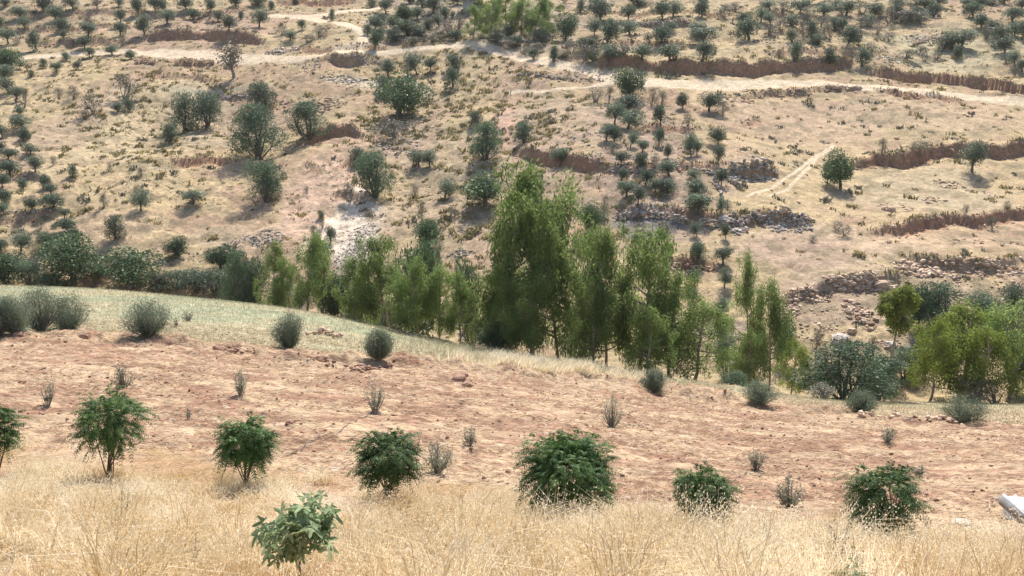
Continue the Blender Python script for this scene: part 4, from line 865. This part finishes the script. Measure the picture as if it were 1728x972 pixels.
def pxy(X, Y):
    Z = base_z(X, Y); dep = Y * CP - Z * SP; up = Y * SP + Z * CP; return 864 + X / dep * F, 486 - up / dep * F
def scar(px, py): return np.abs(px - np.interp(py, [270, 300, 340, 380, 440], [515, 528, 556, 585, 612])) < np.interp(py, [260, 275, 330, 440, 470], [0, 18, 42, 40, 0])
def m_ridge(X, Y):
    px, py = pxy(X, Y); r = np.exp(-(np.hypot((px - 780) / 190, (py - 240) / 210)) ** 4); l = .35 * np.exp(-(np.hypot((px - 220) / 180, (py - 230) / 150)) ** 4)
    return np.clip(r + l + .10, 0, 1) * np.clip((fbm(X / 4, Y / 4, 2, 291) - .25) * 2.6, 0, 1) * (Y > 96) * ~scar(px, py)
def m_all(X, Y):
    px, py = pxy(X, Y); sm = sstep(1180, 1280, px) * sstep(150, 170, py)
    return np.clip((fbm(X / 9, Y / 9, 3, 301) - .42) * 4, 0.02, 1) * (Y > 92) * (1 - .8 * sm) * ~scar(px, py)
tussocks('tussock_grass', 24000, 92, 260, .85, m_ridge, M_TUFT, 'yellowish tussock grass dotting the central ridge')
tussocks('low_dry_scrub', 18000, 90, 300, .5, m_all, M_TUFT, 'low dry scrub scattered over the terraces', 10)
def m_sc(X, Y):
    px, py = pxy(X, Y); tr = np.exp(-(np.hypot((px - 1400) / 260, (py - 50) / 60)) ** 4) + .6 * np.exp(-(np.hypot((px - 900) / 130, (py - 90) / 45)) ** 4) + .5 * np.exp(-(np.hypot((px - 1400) / 200, (py - 570) / 90)) ** 4)
    return np.clip((fbm(X / 12, Y / 12, 3, 321) - .5) * 4 + tr * .8, 0.0, 1) * (Y > 84) * ~scar(px, py)
tussocks('grey_scrub', 5200, 85, 330, .95, m_sc, M_SCRUB, 'small greyish thorny scrub on the far slope', 16)

# ------------------------------------------------------------------ stones
def rubble(name, spots, mat, label, ymin=84):
    g = Geo()
    for (cx, cy, rx, ry, n, s) in spots:
        s = s * .62; n = int(n * 1.9); rx = rx * 1.1
        X0, Y0 = march(cx, cy, ymin, H); _, Ya = march(cx, cy + ry, ymin, H); _, Yb = march(cx, cy - ry, ymin, H)
        ax = rx * Y0 / F; ay = max((Yb - Ya) / 2, .8); q = np.sqrt(R.random(n)); t = R.random(n) * 6.283
        X = X0 + q * np.cos(t) * ax; Y = Y0 + q * np.sin(t) * ay; S = s * (.4 + 1.1 * R.random(n) ** 1.8)
        rocks(g, np.stack([X, Y, H(X, Y) + S * .08], 1), S, .5)
    return tag(link(name, g.mesh(name, mat)), label, 'rubble', kind='stuff')
rubble('red_rubble', [(1360, 500, 36, 10, 80, .7), (1425, 482, 30, 10, 90, .8), (1450, 474, 34, 9, 70, .9), (1480, 485, 30, 12, 90, .9), (1330, 520, 18, 20, 60, .6), (1450, 530, 20, 26, 60, .8), (1545, 455, 34, 14, 80, .9), (1600, 462, 34, 14, 60, .8), (1680, 455, 46, 16, 90, .8), (1640, 505, 30, 12, 40, .9), (1500, 585, 30, 12, 40, .7), (1390, 570, 40, 30, 50, .5), (1330, 370, 40, 10, 60, .7), (1600, 312, 26, 8, 26, .7), (1575, 338, 20, 7, 16, .7), (1510, 350, 26, 9, 26, .6), (1650, 325, 20, 8, 16, .6), (1590, 470, 120, 40, 130, .5), (1655, 410, 70, 6, 26, .5), (1245, 170, 30, 5, 40, .8), (1310, 155, 60, 5, 50, .9), (1420, 148, 30, 3, 16, 1.1), (520, 175, 50, 12, 90, .7), (545, 180, 40, 10, 60, .8), (1560, 250, 60, 10, 10, .7), (1450, 560, 140, 60, 120, .4)], M_ROCK, 'reddish broken stones spilled over the right hand slope')
rubble('white_rubble', [(600, 440, 34, 34, 260, .45), (610, 400, 22, 22, 120, .4), (585, 412, 40, 30, 120, .35), (450, 405, 26, 16, 110, .5), (400, 412, 30, 10, 60, .4), (480, 86, 28, 5, 60, .9), (580, 137, 38, 5, 90, .8), (610, 104, 36, 4, 60, .7), (525, 112, 16, 10, 40, .6), (260, 300, 30, 30, 50, .4), (300, 330, 90, 40, 120, .35), (350, 430, 60, 12, 80, .4), (1268, 300, 36, 12, 110, .7), (1330, 385, 40, 12, 110, .7), (1240, 385, 18, 20, 70, .7), (670, 250, 40, 16, 60, .8), (780, 430, 22, 6, 30, .6), (560, 320, 60, 50, 70, .4), (720, 260, 120, 120, 160, .5), (1000, 130, 40, 10, 60, .7), (930, 128, 70, 10, 60, .6), (200, 430, 80, 12, 50, .4), (1120, 350, 90, 120, 120, .4), (1010, 250, 60, 40, 50, .6), (1560, 560, 60, 40, 50, .6), (1330, 68, 60, 8, 60, .8), (1380, 100, 90, 5, 80, .7), (1560, 66, 40, 8, 60, .9), (1500, 100, 50, 6, 60, .8), (800, 560, 60, 30, 60, .4), (1240, 580, 30, 40, 80, .5), (1640, 672, 90, 5, 70, .5)], M_ROCKG, 'pale grey broken stones strewn over the far slope')
def stone_row(pts, name, mat, label, hgt, size, cat='stone wall', ymin=84, thick=.7, ymax=430, group=None, up=0.0):
    W = np.array([march(p[0], p[1], ymin, H, ymax) for p in pts]); seg = np.hypot(*np.diff(W, axis=0).T); L = seg.sum(); cum = np.concatenate([[0], np.cumsum(seg)])
    n = max(8, int(L / size * max(1, hgt / size * 1.5) * 2.0)); t = R.random(n) * L; X = np.interp(t, cum, W[:, 0]) + R.normal(size=n) * .05; Y = np.interp(t, cum, W[:, 1]) + (R.random(n) - .5) * thick
    Zb = H(X, Y); lvl = R.random(n); taper = .6 + .4 * fbm(t * .4, t * 0, 2, 5)
    g = Geo(); o = np.array([X.mean(), Y.mean(), Zb.min()])
    rocks(g, np.stack([X, Y, Zb + lvl * hgt * taper], 1) - o, size * (.55 + .9 * R.random(n)), .62)
    return tag(link(name, g.mesh(name, mat), None, tuple(o)), label, cat, group, None if cat == 'stone wall' else 'stuff')
SW = 'dry stone walls of the terraces'
for a in [([(1040, 372), (1075, 366), (1110, 368), (1160, 378)], M_ROCKG, 'pale rough stone wall above the grey patch at centre', 1.0, .38),
          ([(1180, 380), (1225, 384), (1262, 376)], M_ROCKG, 'short stone wall right of the grey patch', .9, .38),
          ([(1262, 372), (1310, 370), (1362, 376)], M_ROCKG, 'collapsed rubble wall on the pink terrace right of the grove', .9, .42),
          ([(1110, 452), (1150, 452), (1214, 458)], M_ROCK, 'stone capped red terrace wall low in the central grove', .5, .36),
          ([(1030, 291), (1100, 292), (1160, 286)], M_ROCKG, 'low stone wall crossing the middle of the grove', .4, .32),
          ([(1170, 288), (1200, 294), (1230, 290)], M_ROCKG, 'short pale wall right in the middle of the grove', .5, .36),
          ([(1232, 284), (1262, 290), (1308, 292)], M_ROCKG, 'broken rubble wall at the foot of the golden terrace', 1.0, .45),
          ([(1030, 42), (1100, 44), (1180, 46)], M_ROCKG, 'grey stone terrace wall at the top centre', .7, .5),
          ([(372, 168), (400, 163), (440, 166)], M_ROCKG, 'low pale stone edge below the pale track at left', .3, .4),
          ([(340, 50), (380, 48), (420, 50)], M_ROCKG, 'pale stone line over the upper left red bank', .3, .45),
          ([(250, 54), (290, 54), (330, 50)], M_ROCKG, 'stone line at the left end of the red bank', .25, .4),
          ([(0, 364), (50, 360), (96, 356)], M_ROCKG, 'thin stone terrace edge in the left grove', .4, .35),
          ([(20, 304), (50, 300), (80, 297)], M_ROCKG, 'stone terrace edge higher in the left grove', .35, .35),
          ([(296, 110), (330, 109), (362, 108)], M_ROCK, 'yellowish retaining wall under the wide pale road', .8, .4),
          ([(228, 106), (262, 108)], M_ROCK, 'small reddish retaining wall below the road corner', .8, .4),
          ([(1205, 300), (1218, 330), (1222, 350)], M_ROCKG, 'stones descending along the right side of the grove', .3, .45),
          ([(1225, 300), (1240, 312), (1250, 318)], M_ROCKG, 'small heap of stones beside the rubble wall', .5, .4),
          ([(870, 127), (920, 130), (975, 138)], M_ROCKG, 'broken stone line beneath the middle road', .4, .45),
          ([(1540, 78), (1570, 66), (1600, 60)], M_ROCK, 'slanting stone line left of the upper right clump', .4, .5),
          ]:
    stone_row(a[0], 'stone_wall', a[1], a[2], a[3], a[4], group=SW)
def boulder(px, py, w, flat, mat, label, ymin=84, ymax=430, cat='boulder', name='boulder'):
    X, Y, Z = place(px, py, ymin, ymax); S = w * Y / F
    import bmesh
    bm = bmesh.new(); bmesh.ops.create_icosphere(bm, subdivisions=3, radius=.5)
    sd = px * .37
    for v in bm.verts:
        q = v.co.normalized(); nz = float(fbm(np.array([q.x * 2 + sd]), np.array([q.y * 2 + q.z * 3]), 3, 3)[0])
        v.co = q * (.30 + .36 * nz); v.co.x = max(-.42, min(.42, v.co.x * 1.15)); v.co.z = max(-.3, min(.30, v.co.z * flat))
    me = bpy.data.meshes.new('boulder'); bm.to_mesh(me); bm.free(); me.materials.append(mat)
    at = me.attributes.new('tint', 'FLOAT', 'POINT'); at.data.foreach_set('value', np.clip(.55 + .2 * R.normal(size=len(me.vertices)), 0, 1).astype(np.float32))
    o = link(name, me, None, (X, Y, Z + S * .08)); o.scale = (S, S, S); o.rotation_euler = (0, 0, R.random() * 3); tag(o, label, cat); return o
for b in [(1222, 372, 24, .5, M_ROCKG, 'large flat pale boulder on the wall right of the grove'), (1487, 484, 30, .6, M_ROCK, 'biggest reddish boulder in the right stone pile'), (1500, 612, 20, .6, M_ROCKG, 'pale boulder beside the leaning bare stem'),
          (1418, 577, 34, .7, M_ROCKG, 'dark rounded boulder above the wide teal tree'), (1437, 560, 16, .7, M_ROCK, 'pale boulder on the rocky slope above the teal tree'), (1665, 545, 24, .6, M_ROCK, 'boulder under the grey shrub at right'),
          (1398, 149, 10, 1.0, M_ROCK, 'block-like stone on the lower road edge, left one'), (1412, 150, 16, .5, M_ROCK, 'flat dark stone on the lower road edge, middle one'), (1446, 150, 14, .6, M_ROCK, 'flat stone on the lower road edge, right one'), (1513, 235, 9, .7, M_ROCK, 'pale lone stone on the golden right terrace'), (1503, 355, 16, .7, M_ROCK, 'pale stone with dark shadow on the right terrace')]:
    boulder(*b)
for b in [(783, 635, 16, .7, M_CLOD, 'reddish clod, left of three near the crest centre'), (775, 641, 26, .5, M_CLOD, 'dark flat clod, middle of three near the crest centre'), (788, 652, 20, .6, M_CLOD, 'brown clod, lowest of three near the crest centre'), (38, 648, 13, .6, M_CLOD, 'dark clod in the field at far left'), (491, 717, 18, .5, M_CLOD, 'flat clod right of the compact feathery tree'),
          (372, 590, 18, .5, M_CLOD, 'dark clod lying below the meadow at left'), (30, 568, 22, .6, M_CLOD, 'red clod under the left olive clump'), (143, 570, 20, .6, M_CLOD, 'red clod between the left olive bushes'), (608, 622, 22, .6, M_CLOD, 'red clod just left of the vase-shaped olive bush'), (540, 610, 26, .6, M_CLOD, 'broad lump of red soil below the meadow corner'), (1088, 718, 10, .6, M_CLOD, 'small clod right of the tall greenish sapling')]:
    boulder(*b, ymin=16, ymax=60, cat='soil clod', name='soil_clod')
boulder(1622, 888, 34, .35, M_ROCKG, 'flat whitish slab lying in the dry grass at lower right', 10, 30, 'stone', 'flat_stone')
stone_row([(1448, 700), (1500, 706), (1560, 712), (1650, 722)], 'stone_row', M_ROCK, 'low row of pinkish stones along the right field edge', .18, .24, 'stone row', 30, .5, 60)
stone_row([(515, 565), (545, 562), (575, 572)], 'stone_heap', M_ROCK, 'low heap of reddish stones beside the upright olive bush', .25, .22, 'stone heap', 30, 1.2, 66)
stone_row([(505, 612), (550, 620), (610, 625), (665, 618)], 'clod_ridge', M_CLOD, 'ridge of dark broken clods left of the vase-shaped bush', .15, .22, 'clod ridge', 25, 1.3, 60)
stone_row([(350, 588), (390, 590), (430, 597)], 'clod_ridge', M_CLOD, 'ridge of dark clods below the meadow at left', .12, .20, 'clod ridge', 25, 1.0, 66)

g = Geo(); gg = Geo()
for pts, h, L, cc in LW:
    o = np.argsort(pts[:, 0]); x = pts[o, 0]; y = pts[o, 1]; n = int((x[-1] - x[0]) * 7); X = x[0] + (x[-1] - x[0]) * R.random(n)
    wob = (fbm(X / 3.2, X * 0 + L, 4, 4) - .5) * 3.6; Y = np.interp(X, x, y) + wob - 2.2 + 3.0 * R.random(n) ** .8; S = .12 + .42 * R.random(n) ** 3
    rocks(g, np.stack([X, Y, H(X, Y) + S * .1], 1), S, .6)
    n2_ = int((x[-1] - x[0]) * 14); X = x[0] + (x[-1] - x[0]) * R.random(n2_); wob = (fbm(X / 3.2, X * 0 + L, 4, 4) - .5) * 3.6; Y = np.interp(X, x, y) + wob + .1 + R.random(n2_) * .8
    keep = R.random(n2_) < np.clip((fbm(X * .8, Y * .8, 2, 401) - .3) * 3, 0, 1); X = X[keep]; Y = Y[keep]; n2_ = len(X)
    if n2_: blades(np.stack([X, Y, H(X, Y) - .03], 1), .2 + .4 * R.random(n2_), .12 + .06 * R.random(n2_), .4 + .7 * R.random(n2_), R.random(n2_), gg, -1.57 + R.normal(size=n2_) * .7)
tag(link('bank_stones', g.mesh('bank_stones', M_ROCK)), 'broken stones along the cut banks and terrace edges', 'stones', kind='stuff')
tag(link('bank_grass', gg.mesh('bank_grass', M_TUFT)), 'dry grass hanging over the lips of the cut banks', 'grass', kind='stuff')
# ------------------------------------------------------------------ small house at the top
def box(g, x0, x1, y0, y1, z0, z1):
    V = [(x0, y0, z0), (x1, y0, z0), (x1, y1, z0), (x0, y1, z0), (x0, y0, z1), (x1, y0, z1), (x1, y1, z1), (x0, y1, z1)]
    g.add(V, [[0, 3, 2, 1], [4, 5, 6, 7], [0, 1, 5, 4], [1, 2, 6, 5], [2, 3, 7, 6], [3, 0, 4, 7]])
M_CONC = mat_rough('pale_concrete', (.42, .39, .34), (.55, .51, .45), 2.0); M_DARK = mat_rough('dark_opening', (.03, .03, .035), (.06, .06, .07), 3)
X, Y, Z = place(797, 22, 88); e = link('small_house', None, None, (X, Y, Z)); tag(e, 'small pale flat-roofed house at the top edge', 'house')
g = Geo(); w = 4.2; t = .25
box(g, -w / 2, .2, 0, t, -.6, 2.7); box(g, .2, 1.5, 0, t, -.6, 1.0); box(g, .2, 1.5, 0, t, 2.1, 2.7); box(g, 1.5, w / 2, 0, t, -.6, 2.7)
box(g, -w / 2, -w / 2 + t, t, 3.6, -.6, 2.7); box(g, w / 2 - t, w / 2, t, 3.6, -.6, 2.7); box(g, -w / 2, w / 2, 3.6, 3.6 + t, -.6, 2.7); link('wall', g.mesh('house_wall', M_CONC), e)
g = Geo(); box(g, -w / 2 - .9, w / 2 + .3, -.5, 4.2, 2.703, 2.95); link('roof', g.mesh('house_roof', M_CONC), e)
g = Geo(); box(g, .2, 1.5, .12, .18, 1.0, 2.1); link('window', g.mesh('house_window', M_DARK), e)

# ------------------------------------------------------------------ metal-roofed shed corner, hose, weeds
M_SHEET = mat_rough('white_metal_sheet', (.42, .44, .46), (.55, .57, .59), 3, .4, .0, .05); M_FASC = mat_rough('grey_fascia', (.16, .15, .15), (.26, .25, .24), 6, .8)
Y0 = 21.6; xa, za = ray(1690, 836); A = np.array([xa * Y0, Y0, za * Y0])        # far left corner of the roof
xb, zb_ = ray(1738, 876); k = 19.8; B = np.array([xb * k, k, zb_ * k])                                   # near left corner
u = (B - A); u[2] = 0; ul = np.linalg.norm(u); u = u / ul; r = np.array([-u[1], u[0], 0]); r = r if r[0] > 0 else -r
e = link('metal_shed', None, None, tuple(A)); tag(e, 'corner of a low shed roofed with white ribbed metal sheet', 'shed')
g = Geo(); dz = (B[2] - A[2]) / ul; NRB = 24; Lr = 3.0; V = []
for i in range(NRB * 4 + 1):
    s = i / (NRB * 4) * Lr; hgt = .05 if (i % 4) in (1, 2) and (i // 4) % 2 == 0 else 0.0
    for f in (0, ul): V.append(r * s + u * f + np.array([0, 0, dz * f + hgt - .02 * s]))
V = np.array(V); n = NRB * 4; g.add(V, [[2 * i, 2 * i + 2, 2 * i + 3, 2 * i + 1] for i in range(n)]); g.add(V - (0, 0, .012), [[2 * i, 2 * i + 1, 2 * i + 3, 2 * i + 2] for i in range(n)])
link('roof_sheet', g.mesh('shed_roof', M_SHEET), e)
g = Geo()
def slab(p, q, down, th=.04, off=0.0):
    p = np.asarray(p, float); q = np.asarray(q, float); d = unit(q - p); nn = unit(np.cross(d, [0, 0, 1])) * th
    V = [p, q, q + nn, p + nn]; V = [v + (0, 0, -.016 - off) for v in V] + [v + (0, 0, -down) for v in V]
    g.add(V, [[0, 1, 2, 3], [4, 7, 6, 5], [0, 4, 5, 1], [1, 5, 6, 2], [2, 6, 7, 3], [3, 7, 4, 0]])
slab((0, 0, 0), u * ul + (0, 0, dz * ul), .22); link('fascia', g.mesh('shed_fascia', M_FASC), e)
g = Geo(); slab(r * .12 + u * .08, r * .12 + u * (ul - .08) + (0, 0, dz * ul), 1.2, .08, .01); slab(r * .2 + u * (ul - .1) + (0, 0, dz * ul), r * 2.9 + u * (ul - .1) + (0, 0, dz * ul - .06), 1.2, .08, .02); link('wall', g.mesh('shed_wall', M_FASC), e)
M_HOSE = mat_rough('dark_hose', (.06, .05, .045), (.12, .10, .09), 10, .6)
def hose(pts, label, rad=.012):
    W = []
    for p in pts:
        X, Y, Z = place(p[0], p[1], 16, 60); W.append((X, Y))
    W = np.array(W); t = np.linspace(0, len(W) - 1, len(W) * 10); X = np.interp(t, range(len(W)), W[:, 0]) + .05 * np.sin(t * 4); Y = np.interp(t, range(len(W)), W[:, 1]); P = np.stack([X, Y, H(X, Y) + .02], 1); o = P[0].copy()
    g = Geo(); tube(g, P - o, rad, 5); tag(link('irrigation_hose', g.mesh('hose', M_HOSE, True), None, tuple(o)), label, 'hose', 'thin hoses lying on the field')
hose([(482, 772), (520, 752), (570, 732), (605, 712), (630, 695)], 'thin dark hose running from compact tree up to the tall sapling')
hose([(1216, 830), (1240, 814), (1272, 794)], 'short thin hose leading to the small grey sapling at right')
def weed(px, base, h, Y, n, label):
    x, _ = ray(px, base); X = x * Y; Z = float(H(X, Y)); s = Y / F; g = Geo(); gl = Geo()
    for i in range(n):
        t = R.random() * 6.283; q = h * s * .16 * R.random(); hh = h * s * (.6 + .4 * R.random()); b = np.array([q * math.cos(t), q * math.sin(t), 0]); e2 = b + np.array([math.cos(t) * hh * .14, math.sin(t) * hh * .14, hh])
        tube(g, [b * .4 - (0, 0, .05), (b + e2) / 2, e2], [.006, .0045, .002], 4)
        m = 14; f = .35 + .65 * R.random(m); P = b[None] * (1 - f[:, None]) + e2[None] * f[:, None] + R.normal(size=(m, 3)) * .02; leaves(gl, P, R.normal(size=(m, 3)) + (0, 0, .4), .045, .012, R.random(m))
    e = link('dry_weed', None, None, (X, Y, Z)); tag(e, label, 'dry weed', 'brown dry weeds standing in the tall grass'); link('stems', g.mesh('weed_stems', M_TWIG, True), e); tag(link('seed_heads', gl.mesh('weed_heads', M_SCRUB), e), kind='stuff')
for a in [(672, 950, 110, 11.5, 6, 'brown stalky weed below the drooping dark tree'), (705, 920, 100, 12.5, 5, 'brown stalky weed right under the drooping dark tree'), (930, 930, 120, 13.5, 8, 'brown weed under the largest feathery tree'), (1455, 985, 120, 9.5, 6, 'tall reddish-brown weed below the open airy tree'), (1408, 975, 130, 10, 6, 'thin brown weed left of the open airy tree'), (1300, 930, 80, 13, 5, 'small brown weed in the grass left of the airy tree'), (1640, 950, 90, 12, 6, 'brown weed near the lower right corner'), (325, 985, 120, 9.5, 5, 'thin brown weed at the lower left'), (205, 900, 90, 14, 5, 'dark stalks under the loose left tree')]:
    weed(*a)
# ------------------------------------------------------------------ light summer haze over the valley
hm = bpy.data.materials.new('haze'); hm.use_nodes = True; hn = hm.node_tree.nodes; hn.clear()
ho = hn.new('ShaderNodeOutputMaterial'); hv = hn.new('ShaderNodeVolumePrincipled'); hv.inputs['Density'].default_value = HAZE; hv.inputs['Color'].default_value = (.97, .97, 1.0, 1); hv.inputs['Anisotropy'].default_value = .2
hm.node_tree.links.new(hv.outputs[0], ho.inputs['Volume'])
g = Geo(); box(g, -400, 400, -30, 600, float(z.min()) - 1.0, float(z.max()) + 12.0)
tag(link('haze', g.mesh('haze', hm)), 'thin pale summer haze filling the valley', 'haze', kind='stuff')
print('objects', len(bpy.data.objects))
